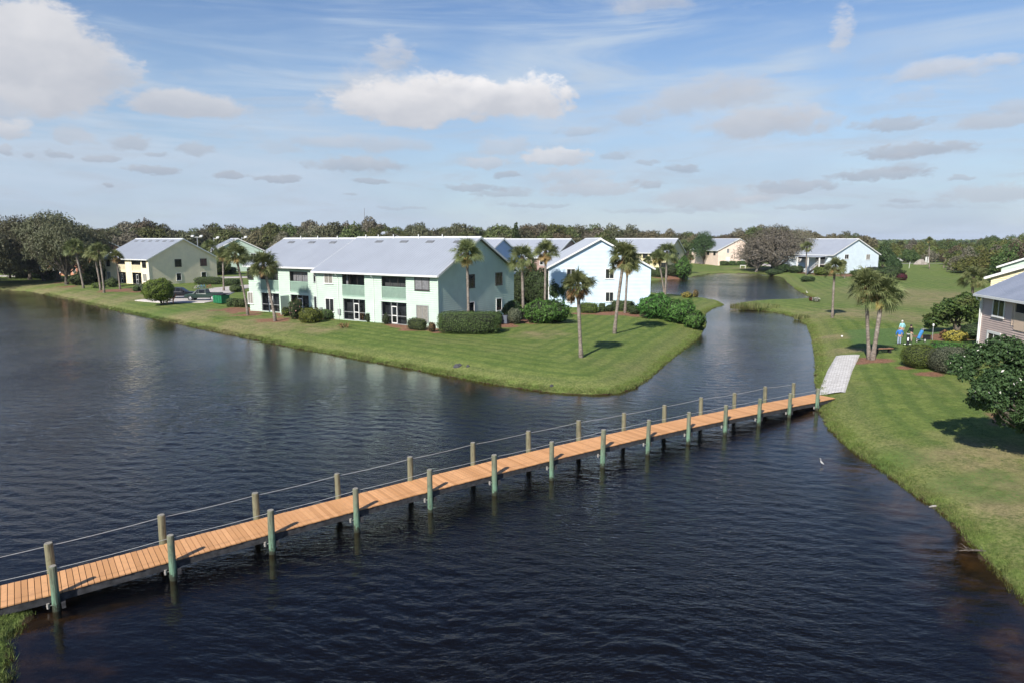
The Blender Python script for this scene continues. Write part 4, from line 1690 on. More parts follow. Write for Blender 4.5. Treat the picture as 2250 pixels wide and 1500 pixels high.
ribbon('parking_pavement', [ground(1540, 575), ground(1580, 574), ground(1680, 582), ground(1760, 590)], [9, 9, 9, 9.], M['concrete'], .05, 2.)
# small concrete patio behind the middle porch
pp = ground(783, 703)
ribbon('patio', [(pp.x - 1.4, pp.y + 1.1), (pp.x + 1.7, pp.y - .9)], 1.7, M['concrete'], .05, .5)

# ------------------------------------------------------------------ footbridge
BA, BB = Vector((-13.66, 19.07)), Vector((19.92, 43.44))
BD = (BB - BA).normalized()
BN = Vector((-BD.y, BD.x))          # towards the far side
BL = (BB - BA).length
S0, S1 = -8.2, BL + 2.35


def deck_z(s):
    q = s / BL
    return .50 + .42 * math.sin(math.pi * min(1, max(0, q))) ** .9 if 0 <= q <= 1 else .50 + (.0 if q < 0 else -.02 * (s - BL))


def bp(s, o, z):
    p = BA + BD * s + BN * o
    return (p.x, p.y, z)


br = thing('footbridge', 'long narrow footbridge with orange plank deck, round posts and rope rails across the water', 'footbridge', (BA.x, BA.y, 0))
br_off = Vector((-BA.x, -BA.y, 0))


def brl(s, o, z):
    return Vector(bp(s, o, z)) + br_off


mb = MB()
s = S0
while s < S1:
    w = .150 + RND.uniform(-.003, .003)
    z = deck_z(s + w / 2) + RND.uniform(-.003, .003)
    ex0, ex1 = RND.uniform(-.012, .012), RND.uniform(-.012, .012)
    o = brl(s, .10 + ex0, z - .04)
    mb.obox(o, brl(s + w, .10 + ex0, deck_z(s + w) - .04 + (z - deck_z(s + w / 2))) - o, brl(s, 1.66 + ex1, z - .04) - o, (0, 0, .04))
    s += w + .018
mb.build('deck', M['deck'], br)
mb = MB()
step = 1.6
for o_ in (.13, .83, 1.52):
    s = S0
    while s < S1 - .1:
        e = min(s + step, S1)
        a, b = brl(s, o_, deck_z(s) - .285), brl(e, o_, deck_z(e) - .285)
        mb.obox(a, b - a, brl(s, o_ + .09, deck_z(s) - .285) - a, (0, 0, .242))
        s = e
mb.build('stringer', M['beam'], br)
NP = 15
M['bracket'] = paint('rusty_pale_bracket', (.34, .32, .29), .7, .2, 20)
tops_f, tops_b = [], []
for i in range(-3, NP):
    s = i * (BL / 13)
    if s > BL + 2.6:
        continue
    for side, o_ in (('f', 0.0), ('b', 1.74)):
        if i == 14 and side == 'b':
            continue
        ss = s if i < 14 else BL + 1.9
        oo = o_ if i < 14 else .25
        ln = RND.uniform(-.02, .02), RND.uniform(-.02, .02)
        top = deck_z(ss) + .95 + RND.uniform(-.05, .05) + (0.06 if side == 'b' else 0) - (.30 if i == 14 else 0)
        mb = MB()
        r = .119 * RND.uniform(.92, 1.08)
        b0 = brl(ss, oo, -.9)
        t0 = brl(ss, oo, top) + Vector((ln[0] * 1.8, ln[1] * 1.8, 0))
        pts = [b0.lerp(t0, q) for q in (0, .2, .4, .6, .8, .985)] + [t0]
        mb.tube(pts, [r * 1.03, r * 1.02, r, r * .99, r * .98, r * .97, r * .88], 14, 0, True, 1)
        po = mb.build('post', [M['post_green' if side == 'f' else 'post_grey'], M['posttop']], br, False)
        if 0 <= i < 14:
            k = MB()
            c = brl(ss - .20, oo + (.10 if side == 'f' else -.10), deck_z(ss) - .42)
            k.tube([c, c + Vector((0, 0, .16))], .045, 6)
            k.tube([c + Vector((0, 0, .08)) - Vector((BD.x, BD.y, 0)) * .05, c + Vector((0, 0, .08)) + Vector((BD.x, BD.y, 0)) * .4], .02, 5)
            k.build('bracket', M['bracket'], po)
        (tops_f if side == 'f' else tops_b).append((ss, oo, top - .10, t0 - Vector((0, 0, .10))))
# cross bearers
for i in range(-2, 14):
    mb = MB()
    s = i * (BL / 13)
    a = brl(s + .13, -.1, deck_z(s) - .44)
    mb.obox(a, brl(s + .24, -.1, deck_z(s) - .44) - a, brl(s + .13, 1.82, deck_z(s) - .44) - a, (0, 0, .20))
    mb.build('cross_beam', M['beam'], br)
for tops in (tops_f, tops_b):
    mb = MB()
    pts = []
    for (p, q) in zip(tops, tops[1:]):
        sag = .025
        for k in range(8):
            f = k / 8
            pts.append(p[3].lerp(q[3], f) - Vector((0, 0, sag * 4 * f * (1 - f))))
    pts.append(tops[-1][3])
    mb.tube(pts, .0095, 6)
    mb.build('rope_rail', M['rope'], br, True)
# ------------------------------------------------------------------ palms
PALMS = [
    # foot u,v, crown u,v, crown scale, trunk radius, bend, label
    (184, 634, 163, 545, 1.35, .19, 0., 'tall sabal palm nearest the oaks, left of the cream house'),
    (221, 638, 206, 557, 1.2, .18, .2, 'sabal palm with curved trunk in front of the cream house corner'),
    (229, 644, 216, 552, 1.2, .18, .1, 'darker sabal palm crossing the curved one beside the cream house'),
    (264, 636, 254, 564, .95, .16, 0., 'thin sabal palm against the cream house balconies'),
    (545, 693, 517, 560, 1.25, .16, .15, 'leaning sabal palm by the driveway hedge'),
    (605, 706, 578, 583, 1.25, .18, .1, 'leaning sabal palm beside the red ti plants'),
    (1030, 722, 1026, 556, 1.12, .17, 0., 'sabal palm rising from behind the big clipped hedge at the green gable'),
    (1150, 702, 1147, 566, 1.15, .19, 0., 'sabal palm just right of the green gable'),
    (1197, 684, 1199, 553, 1.15, .18, 0., 'sabal palm at the left corner of the pale blue house'),
    (1277, 785, 1270, 630, 1.0, .17, -.1, 'short sabal palm standing alone on the lawn tip with a round shadow'),
    (1350, 733, 1371, 566, 1.2, .18, .25, 'tall leaning sabal palm on the lawn before the blue gable'),
    (1373, 688, 1379, 580, 1.05, .17, 0., 'straight sabal palm close to the blue gable wall'),
    (1461, 655, 1466, 555, 1.2, .18, .1, 'right palm of the forked pair at the pond edge'),
    (1460, 655, 1446, 566, 1.0, .15, .3, 'left palm of the forked pair at the pond edge'),
    (1829, 698, 1835, 587, .95, .16, .1, 'slim sabal palm alone on the fairway right of the channel'),
    (1917, 790, 1938, 645, 1.12, .19, .2, 'thick right palm of the twin pair by the bench'),
    (1910, 789, 1905, 628, 1.08, .16, .0, 'slim left palm of the twin pair by the bench'),
    (1771, 605, 1773, 543, 1.1, .17, 0., 'sabal palm left of the white blue house porch'),
    (1858, 600, 1867, 531, 1.0, .16, .1, 'sabal palm before the white blue gable wall'),
    (2042, 591, 2042, 529, .95, .17, 0., 'very tall thin palm at the end of the fairway'),
    (1976, 572, 1979, 537, 1.3, .28, 0., 'stout palm with brown trunk beside the thicket'),
    (2073, 589, 2081, 562, .8, .18, .3, 'small bent palm at the thicket edge'),
    (2136, 668, 2140, 610, 1.3, .22, 0., 'windswept palm behind the broad leaved tree near the pink house'),
    (1856, 612, 1851, 580, .8, .15, .2, 'short leaning palm in the bed before the white blue house'),
    (1517, 601, 1517, 566, .8, .16, 0., 'slim palm at the right corner of the pale yellow house'),
    (1486, 606, 1482, 572, .8, .16, .2, 'small palm leaning at the yellow house gable'),
    (1420, 608, 1424, 573, .9, .16, 0., 'low palm at the far left shore of the pond'),
    (461, 612, 461, 542, 1.3, .2, 0., 'palm behind the roof of the cream house'),
    (492, 640, 490, 560, 1.1, .18, 0., 'palm beside the driveway in front of the mint gable'),
]
for i, (u, v, cu, cv, cs, r, bd, lab) in enumerate(PALMS):
    b = ground(u, v)
    palm(b, cu, cv, lab, r, i % 5 if i not in (9,) else 3, cs, bd)

# ------------------------------------------------------------------ oaks on the left and by the pond
GO = 'spreading oaks on the left bank'
for (u, v, tu, tv, w, lab) in ((66, 615, 40, 478, 150, 'spreading dark oak farthest left on the bank'), (128, 617, 112, 467, 165, 'tallest spreading oak on the left bank'),
                               (147, 626, 165, 490, 140, 'oak with a dark leaning trunk nearest the water on the left'), (12, 604, 2, 482, 130, 'oak at the left edge above the pale pavement'),
                               (205, 612, 200, 500, 110, 'oak behind the palms left of the cream house'), (22, 612, 18, 545, 110, 'low oak limb mass over the left bank'),
                               (96, 618, 90, 535, 120, 'low dark oak between the two trunks on the left bank')):
    p = ground(u, v)
    hgt = topz(tv, p.y) - p.z
    sc = size_at(p, w) / 16.0
    place_tree(OAK, p.x, p.y, lab, 'tree', GO, sc, hgt / 9.9, None, None)
for (x, y, lab) in ((-115.5, 149.5, 'low oak leaning over the water at the left edge'), (-127, 151, 'oak just beyond the left edge of the view, near the water'), (-119, 156, 'second oak beyond the left edge of the view'), (-137, 158, 'third oak beyond the left edge of the view')):
    place_tree(OAK, x, y, lab, 'tree', GO, 1.0, 1.25)
p = ground(1693, 598)
for (u, v, tv, w, lab, mt) in ((1702, 597, 483, 175, 'huge grey oak with bare twigs leaning over the pond', None), (1662, 597, 515, 100, 'drooping grey oak limbs touching the pond water', None),
                               (1752, 596, 496, 95, 'grey oak behind the parked white car', None)):
    p = ground(u, v)
    hgt = topz(tv, p.y) - p.z
    place_tree(BARE, p.x, p.y, lab, 'tree', 'grey oaks at the pond', size_at(p, w) / 16., hgt / 10.8)
p = ground(1700, 594)
place_tree(OAK, p.x + 3, p.y + 9, 'olive oak crown behind the grey oak', 'tree', None, 1.25, (topz(486, p.y + 9) - p.z) / 11.2, 1., 0)
p = ground(1546, 581)
place_tree(OAK, p.x, p.y, 'dark oak between the yellow and the peach house', 'tree', None, size_at(p, 62) / 16., (topz(503, p.y) - p.z) / 11.2, .5, 1, M['dark_leaf'])
for (u, v, tv, w, lab) in ((1938, 590, 537, 62, 'dark bushy tree right of the white blue house'), (1962, 592, 560, 40, 'round dark shrub tree next to the fairway corner')):
    p = ground(u, v)
    place_tree(THICK, p.x, p.y, lab, 'tree', None, size_at(p, w) / 11.4, (topz(tv, p.y) - p.z) / 5.6, None, None, M['dark_leaf'])

# ------------------------------------------------------------------ wood behind the houses
SKY = [(-20, 490), (190, 497), (230, 500), (270, 494), (330, 489), (370, 500), (420, 505), (450, 503), (480, 497), (510, 505), (540, 503), (590, 496), (640, 492), (690, 489), (740, 490), (780, 484), (830, 490),
       (870, 493), (920, 496), (960, 497), (1000, 492), (1040, 500), (1080, 497), (1110, 497), (1180, 492), (1210, 486), (1250, 494), (1280, 491), (1330, 498), (1380, 498), (1420, 506), (1460, 513), (1500, 515),
       (1540, 512), (1580, 515), (1625, 502), (1650, 500), (1700, 505), (1800, 512), (1840, 507), (1880, 511), (1912, 516)]


def skyv(u):
    for (a, va), (b, vb) in zip(SKY, SKY[1:]):
        if a <= u <= b:
            return va + (vb - va) * (u - a) / (b - a)
    return 515


ZN = [(0, 470, 'behind the cream house'), (470, 760, 'behind the left half of the long roof'), (760, 1100, 'behind the right half of the long roof'), (1100, 1400, 'behind the blue house'), (1400, 1925, 'beyond the pond')]
TONE = [(None, 'olive'), ('oak_brown', 'brown'), ('oak_green', 'green'), ('bare', 'greyish')]
for row, (d0, d1, step, dv) in enumerate(((300, 330, 27, -1), (250, 285, 30, 3), (205, 240, 46, 14))):
    u = -10.
    while u < 1918:
        D = RND.uniform(d0, d1)
        if u > 1400:
            D += 45
        x, y = pos(u, D)
        tv = skyv(u) + dv + RND.uniform(-5, 17)
        hgt = topz(tv, y) - 1.0
        if not near_house(x, y, 5.) and not (u > 1330 and row == 2) and hgt > 5:
            k = RND.choices(range(4), (6, 2, 5, 2))[0] if u < 1100 else RND.choices(range(4), (4, 4, 5, 2))[0]
            zn = [z[2] for z in ZN if z[0] - 20 <= u < z[1]][-1]
            place_tree(FAR, x, y, '%s oak in the wooded belt %s' % (TONE[k][1], zn), 'tree', '%s oaks %s' % (TONE[k][1], zn), RND.uniform(.85, 1.2) * (1.0 if row < 2 else .85), hgt / 11.0 * 1.0, None, None,
                       M[TONE[k][0]] if TONE[k][0] else None)
        u += step * RND.uniform(.75, 1.25)

# dark conifer behind the blue house
p = pos(1133, 190)
t = thing('conifer_tree', 'dark pointed conifer above the roofs near the green gable', 'tree', (p[0], p[1], gz(*p)))
mb = MB()
H = topz(489, p[1]) - 1.
mb.tube([(0, 0, -.3), (0, 0, H * .95)], [.35, .06], 8)
mb.build('trunk', M['bark'], t)
bl = []
rs = random.Random(3)
for i in range(30):
    q = i / 30
    rr = (1 - q) * 2.6 + .35
    a = i * 2.4
    bl.append(((rr * .6 * math.cos(a), rr * .6 * math.sin(a), 2 + q * (H - 2.4)), (rr * .62, rr * .62, .9)))
link('crown', crown_mesh('crown', bl, 7000, .26, [M['dark_leaf']], 9, .5, .3), t)

# thicket on the right
rs = random.Random(21)
TH = [('mangrove', 'yellow green'), ('mangrove_dark', 'deep green'), ('oak_brown', 'brown tinged'), ('bare', 'grey leafless')]
rows = [(222, 2112, 2240, 22, 556), (246, 2105, 2250, 24, 551), (270, 2098, 2260, 24, 547), (306, 1935, 2270, 20, 546), (326, 1930, 2275, 22, 540), (355, 1925, 2280, 24, 536), (395, 1920, 2280, 24, 533), (205, 2118, 2270, 24, 556), (185, 2165, 2280, 28, 560), (168, 2200, 2290, 30, 556), (150, 2225, 2300, 34, 556)]
for D, u0, u1, st, tv in rows:
    u = u0
    while u < u1:
        x, y = pos(u, D * RND.uniform(.97, 1.03))
        v = tv + RND.uniform(-5, 5) - (5 if u > 2150 else 0) - (8 if u > 2200 else 0)
        h = min(13, max(3.5, topz(v, y) - 1))
        k = rs.choices(range(4), (6, 5, 2, 1.3))[0]
        if not near_house(x, y, 3.) and shore(x, y)[0] > 6:
            w = ('front row' if D < 250 else 'middle' if D < 300 else 'back') + ' of the thicket right of the fairway'
            place_tree(THICK, x, y, '%s scrub tree in the %s' % (TH[k][1], w), 'tree', '%s scrub trees in the %s' % (TH[k][1], w), RND.uniform(.85, 1.2), h / 5.6, None, None, M[TH[k][0]])
        u += st * RND.uniform(.75, 1.25)
for (u, v, D, lab) in ((2180, 516, 330, 'taller tree standing above the thicket on the right skyline'), (2163, 521, 320, 'bare topped tree on the right skyline')):
    x, y = pos(u, D)
    place_tree(FAR, x, y, lab, 'tree', None, .62, (topz(v, y) - 1) / 11.5, None, None, M['mangrove_dark'])

# far wood to the horizon: one mass
def far_woods():
    rs = np.random.RandomState(8)
    n = 9000
    th = rs.uniform(-.80, .80, n)
    r = 400 * np.exp(rs.uniform(0, 1, n) * math.log(3600 / 400.))
    x, y = r * np.sin(th), r * np.cos(th)
    k = y > 360
    x, y, r = x[k], y[k], r[k]
    hz = rs.uniform(4.5, 8.0, len(x)) + 1.5 * np.sin(x * .01) * np.sin(y * .013)
    V, Q = [], []
    m = 9
    X = np.repeat(x, m) + rs.normal(size=len(x) * m) * 3.6
    Y = np.repeat(y, m) + rs.normal(size=len(x) * m) * 3.6
    Z = np.repeat(hz, m) * rs.uniform(.45, 1.05, len(x) * m)
    P = np.stack([X, Y, Z], 1)
    Nn = nrm(rs.normal(size=P.shape) * .6 + np.array([0, -.3, .8]))
    V, Q = leaf_quads(P, Nn, np.repeat(1.2 + r / 900., m) * rs.uniform(.6, 1.3, len(P)), .6, rs)
    o = link('far_woods', np_mesh('far_woods', V, Q, [M['mangrove_dark']]))
    kind(o, 'stuff')
    tag(o, 'low dark woods running out to the horizon', 'woods')


far_woods()

# ------------------------------------------------------------------ hedges and shrubs
GH = None


def sh(name, u, v, wpx, hpx, mat, label, cat, depth=None, box=0., rz=0., leaf=.07, dens=150, rag=.10, extra=None, ex=.02, asp=.5, droop=0., group=None, back=True):
    """shrub whose foot (front) is at u,v and which measures wpx by hpx in the picture"""
    p = ground(u, v)
    w = size_at(p, wpx)
    h = size_at(p, hpx) * 1.02
    dp = (w if depth is None else depth)
    dirv = Vector((p.x, p.y, 0)).normalized()
    c = p + dirv * dp * .5 if back else p
    return shrub(name, (c.x, c.y, gz(c.x, c.y)), (w / 2, dp / 2, h), M[mat], label, cat, leaf, dens, box, rz, group, int(u * 3 + v), M[extra] if extra else None, ex, asp, rag, droop)


R_ = math.radians
# around the long mint house
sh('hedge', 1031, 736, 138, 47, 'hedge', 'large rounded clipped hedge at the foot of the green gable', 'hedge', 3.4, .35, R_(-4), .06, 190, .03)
sh('hedge', 917, 726, 47, 25, 'hedge', 'clipped hedge left of the green gable corner', 'hedge', 1.2, .4, R_(-33), .06, 190, .05)
sh('shrub', 949, 730, 17, 22, 'brown_leaf', 'dry brown shrub at the corner of the long mint house', 'shrub', rag=.25, leaf=.06)
sh('shrub', 800, 705, 17, 22, 'brown_leaf', 'small reddish brown shrub beside the middle porch', 'shrub', rag=.15, leaf=.06)
sh('shrub', 811, 708, 16, 20, 'dark_leaf', 'sparse dark shrub right of the reddish brown one', 'shrub', rag=.4, leaf=.08, dens=70)
sh('shrub', 848, 713, 15, 22, 'dark_leaf', 'dark shrub at the left of the screened porch door', 'shrub', rag=.35, leaf=.08, dens=80)
sh('hedge', 717, 702, 34, 21, 'hedge', 'low clipped hedge under the mint house window', 'hedge', 1.3, .4, R_(-33), .06, 190, .05)
sh('hedge', 737, 701, 13, 17, 'hedge', 'small square hedge block right of the low clipped one', 'hedge', 1.1, .6, R_(-33), .06, 190, .04)
sh('shrub', 683, 711, 48, 31, 'hedge_lime', 'broad bright green mounded shrub before the mint house', 'shrub', 2.6, .1, 0, .09, 110, .12)
sh('shrub', 690, 694, 40, 26, 'hedge', 'flowering shrub behind the bright green mound', 'shrub', 2.2, rag=.2, extra='pinkflower', ex=.03)
sh('shrub', 651, 703, 26, 44, 'dark_leaf', 'tall dark camellia with pale pink blossoms', 'shrub', 2.0, rag=.25, leaf=.09, extra='pinkflower', ex=.035, dens=120)
sh('shrub', 660, 690, 22, 42, 'dark_leaf', 'dark shrub by the left porch screen', 'shrub', 1.6, rag=.25, leaf=.09, dens=110)
sh('shrub', 674, 690, 16, 32, 'hedge', 'upright clipped shrub in front of the left porch', 'shrub', 1.3, .4, leaf=.07)
sh('shrub', 628, 696, 16, 20, 'hedge_lime', 'low yellow green shrub beside the privacy panel', 'shrub', 1.2, rag=.3, leaf=.09, dens=90)
sh('shrub', 576, 679, 19, 13, 'croton', 'yellow croton below the red ti plant', 'shrub', 1.2, rag=.2, leaf=.09, dens=110)
for i, (u, lab) in enumerate(((508, 'first'), (522, 'second'), (536, 'third'), (551, 'fourth'))):
    sh('hedge', u, 675 + i * .4, 15, 18, 'hedge', '%s of four clipped hedge blocks along the driveway, counted from the left' % lab, 'hedge', 1.7, .4, 0, .08, 130, .06, group='clipped hedge blocks by the driveway')
for (u, v, w, h, lab, s) in ((563, 676, 20, 46, 'taller red ti plant left of the leaning palm', 1), (606, 683, 24, 50, 'broad dark red ti plant right of the leaning palm', 2)):
    p = ground(u, v)
    shrub('ti_plant', (p.x, p.y + 1, p.z), (size_at(p, w) / 2, size_at(p, w) / 2, size_at(p, h)), M['plum'], lab, 'shrub', .16, 60, 0, 0, None, s, None, .02, .22, .25, .6)
sh('shrub', 1090, 715, 28, 28, 'dark_leaf', 'dark shrub squeezed beside the air conditioner', 'shrub', 2.0, leaf=.08, rag=.2)
sh('shrub', 1131, 714, 32, 34, 'hedge_grey', 'grey green shrub right of the air conditioner', 'shrub', 2.4, leaf=.07, rag=.12)
sh('shrub', 1125, 706, 44, 42, 'dark_leaf', 'dark green shrub behind the grey green one', 'shrub', 2.6, leaf=.09, rag=.15)
sh('leafy_bush', 1200, 714, 108, 50, 'lush', 'wide lush leafy bush on the lawn between green and blue gables', 'bush', 4.0, 0, R_(-10), .20, 45, .22, asp=.28, droop=.8)
# dark trees between the gables
for (u, v, tv, w, lab, bx) in ((1150, 672, 596, 62, 'dark evergreen shrub tree against the green gable edge', 0), (1190, 674, 598, 66, 'dense dark evergreen between the two gables', 0), (1224, 676, 604, 46, 'dark evergreen at the blue gable corner', 0)):
    sh('evergreen_shrub', u, v, w, v - tv, 'dark_leaf', lab, 'shrub', 4.5, 0, 0, .12, 110, .22)
sh('shrub', 1168, 640, 34, 56, 'brown_leaf', 'golden brown shrub top behind the dark evergreens', 'shrub', 3., 0, 0, .12, 80, .25)
# by the blue house
sh('hedge', 1293, 689, 41, 22, 'hedge_lime', 'light green clipped hedge block under the blue gable', 'hedge', 1.8, .5, R_(-33), .06, 170, .03)
sh('hedge', 1323, 686, 14, 19, 'hedge', 'small square hedge block under the blue gable window', 'hedge', 1.1, .5, 0, .06, 170, .03)
sh('shrub', 1339, 686, 18, 16, 'dark_leaf', 'small dark ball shrub at the blue gable', 'shrub', 1.2, 0, 0, .06, 170, .04)
sh('hedge', 1367, 684, 52, 22, 'hedge', 'long clipped hedge right of the ball shrub', 'hedge', 1.8, .5, R_(-33), .06, 170, .03)
sh('shrub', 1394, 692, 27, 20, 'dark_leaf', 'dark low shrub at the foot of the straight palm', 'shrub', 1.6, 0, 0, .07, 150, .15)
for (u, v, w, h, d, rz, lab) in ((1440, 704, 72, 52, 4.6, -30, 'lush leafy bush with big leaves at the blue house corner'), (1492, 714, 70, 50, 4.6, -35, 'middle of the lush leafy bushes along the channel bank'), (1527, 727, 40, 38, 3.2, -40, 'end of the lush leafy bushes, overhanging the channel')):
    sh('leafy_bush', u, v, w, h, 'lush', lab, 'bush', d, 0, R_(rz), .22, 42, .20, asp=.28, droop=.8, group='lush leafy bushes by the channel')
sh('shrub', 1510, 655, 26, 12, 'croton', 'low yellowish plant on the grass point', 'shrub', 2., 0, 0, .10, 60, .3)
sh('shrub', 1528, 654, 12, 17, 'brown_leaf', 'small brown plant on the grass point', 'shrub', 1.2, 0, 0, .08, 90, .2)
# pond
sh('hedge', 1444, 610, 36, 20, 'hedge', 'clipped hedge below the pale yellow house', 'hedge', 3., .4, 0, .12, 60, .06)
sh('bush', 1500, 614, 36, 44, 'lush', 'rounded bright green bush at the pond corner', 'bush', 4.5, 0, 0, .22, 30, .25, droop=.5)
sh('bush', 1475, 612, 30, 24, 'dark_leaf', 'dark bush between hedge and bright bush at the pond', 'bush', 4., 0, 0, .16, 40, .2)
for u, w, lab in ((1590, 20, 'left'), (1609, 14, 'middle'), (1629, 20, 'right')):
    sh('hedge', u, 584, w, 10, 'hedge', '%s clipped hedge of three under the peach gable' % lab, 'hedge', 2.5, .6, 0, .14, 50, .03, group='clipped hedges under the peach gable')
for u, v, w, h, lab in ((1655, 588, 30, 18, 'dark shrub left of the drooping oak limbs'), (1722, 600, 34, 18, 'dark shrub under the huge grey oak'), (1748, 601, 30, 16, 'dark shrub right of the grey oak trunks'), (1700, 606, 36, 12, 'shadowy shrub at the pond edge under the oak')):
    sh('shrub', u, v, w, h, 'dark_leaf', lab, 'shrub', 4., 0, 0, .16, 50, .2)
sh('shrub', 1774, 620, 30, 12, 'dark_leaf', 'flat dark shrub on the slope below the porch', 'shrub', 3., 0, 0, .12, 60, .2)
sh('shrub', 1805, 606, 34, 18, 'hedge_lime', 'yellow green shrub by the porch stair', 'shrub', 3.5, 0, 0, .14, 60, .25)
sh('shrub', 1826, 606, 22, 16, 'brown_leaf', 'rusty shrub right of the porch stair', 'shrub', 3., 0, 0, .14, 60, .25)
sh('shrub', 1884, 606, 30, 12, 'hedge', 'low shrub against the white blue wall', 'shrub', 2.5, 0, 0, .12, 60, .2)
sh('shrub', 1955, 614, 60, 26, 'dark_leaf', 'dark shrub bed at the fairway corner', 'shrub', 6., 0, 0, .15, 50, .25)
sh('shrub', 1981, 617, 20, 15, 'plum', 'dark red shrub at the end of the shrub bed', 'shrub', 2.4, 0, 0, .12, 70, .15)
sh('shrub', 1793, 664, 14, 10, 'hedge_grey', 'little variegated shrub on the point by the pond', 'shrub', 1.5, 0, 0, .10, 90, .25, extra='flower', ex=.35)
sh('shrub', 1783, 662, 10, 9, 'plum', 'little red shrub on the point by the pond', 'shrub', 1.2, 0, 0, .09, 90, .2)
for i, (u, v, r, h, n, lab) in enumerate(((1635, 679, 2.2, 1.0, 420, 'tall reed clump at the tip of the grass tongue'), (1655, 677, 2.6, .85, 420, 'reed clump on the grass tongue'), (1676, 675, 2.6, .6, 300, 'low reed clump at the base of the tongue'), (1761, 702, 1.1, .9, 200, 'dry reed tuft at the channel bend'))):
    p = ground(u, v)
    fronds('reeds', p, r, h, n, M['reed'], lab, 'reeds', 40 + i, (.5, .03), .35, 'reed clumps on the tongue')
# left side
p = ground(357, 671)
t = thing('round_tree', 'round bright green clipped tree beside the orange chair', 'tree', p)
mb = MB()
for i in range(5):
    a = i * 1.26
    mb.tube([(.08 * math.cos(a), .08 * math.sin(a), -.2), (.3 * math.cos(a), .3 * math.sin(a), .7), (.9 * math.cos(a), .9 * math.sin(a), 1.6)], [.10, .07, .04], 6)
mb.build('trunk', M['bark'], t)
c = shrub('crown', (-.4, 0, .75), (2.05, 2.0, 3.3), M['hedge_lime'], 'x', 'x', .10, 140, .05, 0, None, 77, None, .02, .5, .16)
for k_ in ('label', 'category'):
    del c[k_]
c.parent = t
sh('shrub', 312, 640, 22, 15, 'hedge_grey', 'small clipped shrub in front of the cream porch', 'shrub', 1.8, .2, 0, .09, 110, .08)
sh('shrub', 300, 641, 12, 12, 'hedge', 'low shrub at the cream porch step', 'shrub', 1.4, .2, 0, .09, 110, .08)
sh('hedge', 218, 634, 22, 12, 'hedge_lime', 'low clipped hedge before the cream house corner', 'hedge', 2., .6, 0, .10, 80, .04)
sh('shrub', 247, 632, 22, 20, 'hedge', 'leafy shrub under the cream house window', 'shrub', 2.4, 0, 0, .12, 70, .25)
sh('bush', 218, 622, 50, 48, 'seagrape', 'tall leafy bush left of the cream house', 'bush', 6., 0, 0, .17, 60, .25)
sh('bush', 178, 628, 34, 26, 'dark_leaf', 'dark bush between the oak and the tall palm', 'bush', 5., 0, 0, .16, 60, .25)
for u, v, w, h, lab in ((88, 613, 34, 16, 'dark fern bank under the left oaks'), (112, 616, 30, 20, 'green undergrowth clump between the oak trunks'), (52, 612, 30, 14, 'low undergrowth beside the pale pavement')):
    sh('bush', u, v, w, h, 'dark_leaf', lab, 'bush', 5., 0, 0, .15, 60, .3)
sh('hedge', 462, 626, 62, 16, 'hedge', 'long dark hedge along the cream gable by the bicycles', 'hedge', 3., .4, 0, .10, 70, .06)
sh('hedge', 508, 629, 34, 16, 'hedge', 'hedge right of the cream gable', 'hedge', 3., .3, 0, .10, 70, .1)
sh('shrub', 519, 643, 26, 16, 'hedge', 'round shrub in the middle of the driveway island', 'shrub', 3., 0, 0, .10, 80, .1)
sh('hedge', 490, 602, 60, 14, 'hedge', 'far hedge in front of the mint gable', 'hedge', 4., .4, 0, .14, 40, .08)
sh('bush', 478, 606, 60, 48, 'oak_green', 'leafy tree bush left of the mint gable', 'bush', 8., 0, 0, .2, 40, .25)
sh('bush', 640, 600, 120, 30, 'dark_leaf', 'bush row behind the driveway', 'bush', 8., 0, 0, .2, 40, .25)
# right side
sh('hedge', 2019, 812, 70, 50, 'hedge_mid', 'round clipped green hedge nearest the twin palms', 'hedge', 2.6, .06, 0, .055, 230, .03)
sh('hedge', 2092, 825, 92, 56, 'hedge_grey', 'large rounded grey green hedge by the pink house', 'hedge', 3.0, .10, 0, .05, 240, .03)
sh('hedge', 2078, 776, 52, 22, 'lush', 'low green plants behind the round hedge', 'hedge', 1.8, .1, 0, .09, 120, .15, asp=.3)
sh('hedge', 2128, 775, 46, 20, 'lush', 'low green plants beside the pink house corner', 'hedge', 1.8, .1, 0, .09, 120, .15, asp=.3)
sh('shrub', 2058, 768, 30, 18, 'hedge_lime', 'spiky yellow green plant above the round hedge', 'shrub', 1.2, 0, 0, .14, 60, .3, asp=.18)
sh('shrub', 2097, 751, 46, 22, 'croton', 'bright yellow croton shrub under the broad tree', 'shrub', 1.5, .1, 0, .11, 110, .15)
sh('shrub', 2076, 745, 22, 18, 'brown_leaf', 'brownish shrub left of the yellow croton', 'shrub', 1.2, 0, 0, .09, 90, .2)
sh('shrub', 2136, 748, 44, 34, 'dark_leaf', 'dark shrub between the broad tree and the pink house', 'shrub', 2.4, 0, 0, .09, 110, .18)


def broad_tree(foot, blobs, mats, label, n, leaf, seed, r0=.2, stems=3, mixm=.03, name='broadleaf_tree', gaps=.35, lo=.55):
    t = thing(name, label, 'tree', foot)
    mb = MB()
    for k in range(stems):
        a = k * 2.1
        branches(mb, (.18 * math.cos(a), .18 * math.sin(a), 0), .9, blobs[k::stems], r0, seed + k, twigs=2)
    mb.build('trunk', M['bark'], t)
    link('crown', crown_mesh('crown', blobs, n, leaf, mats, seed, lo, gaps, .55, -.6, None, mixm), t)
    return t


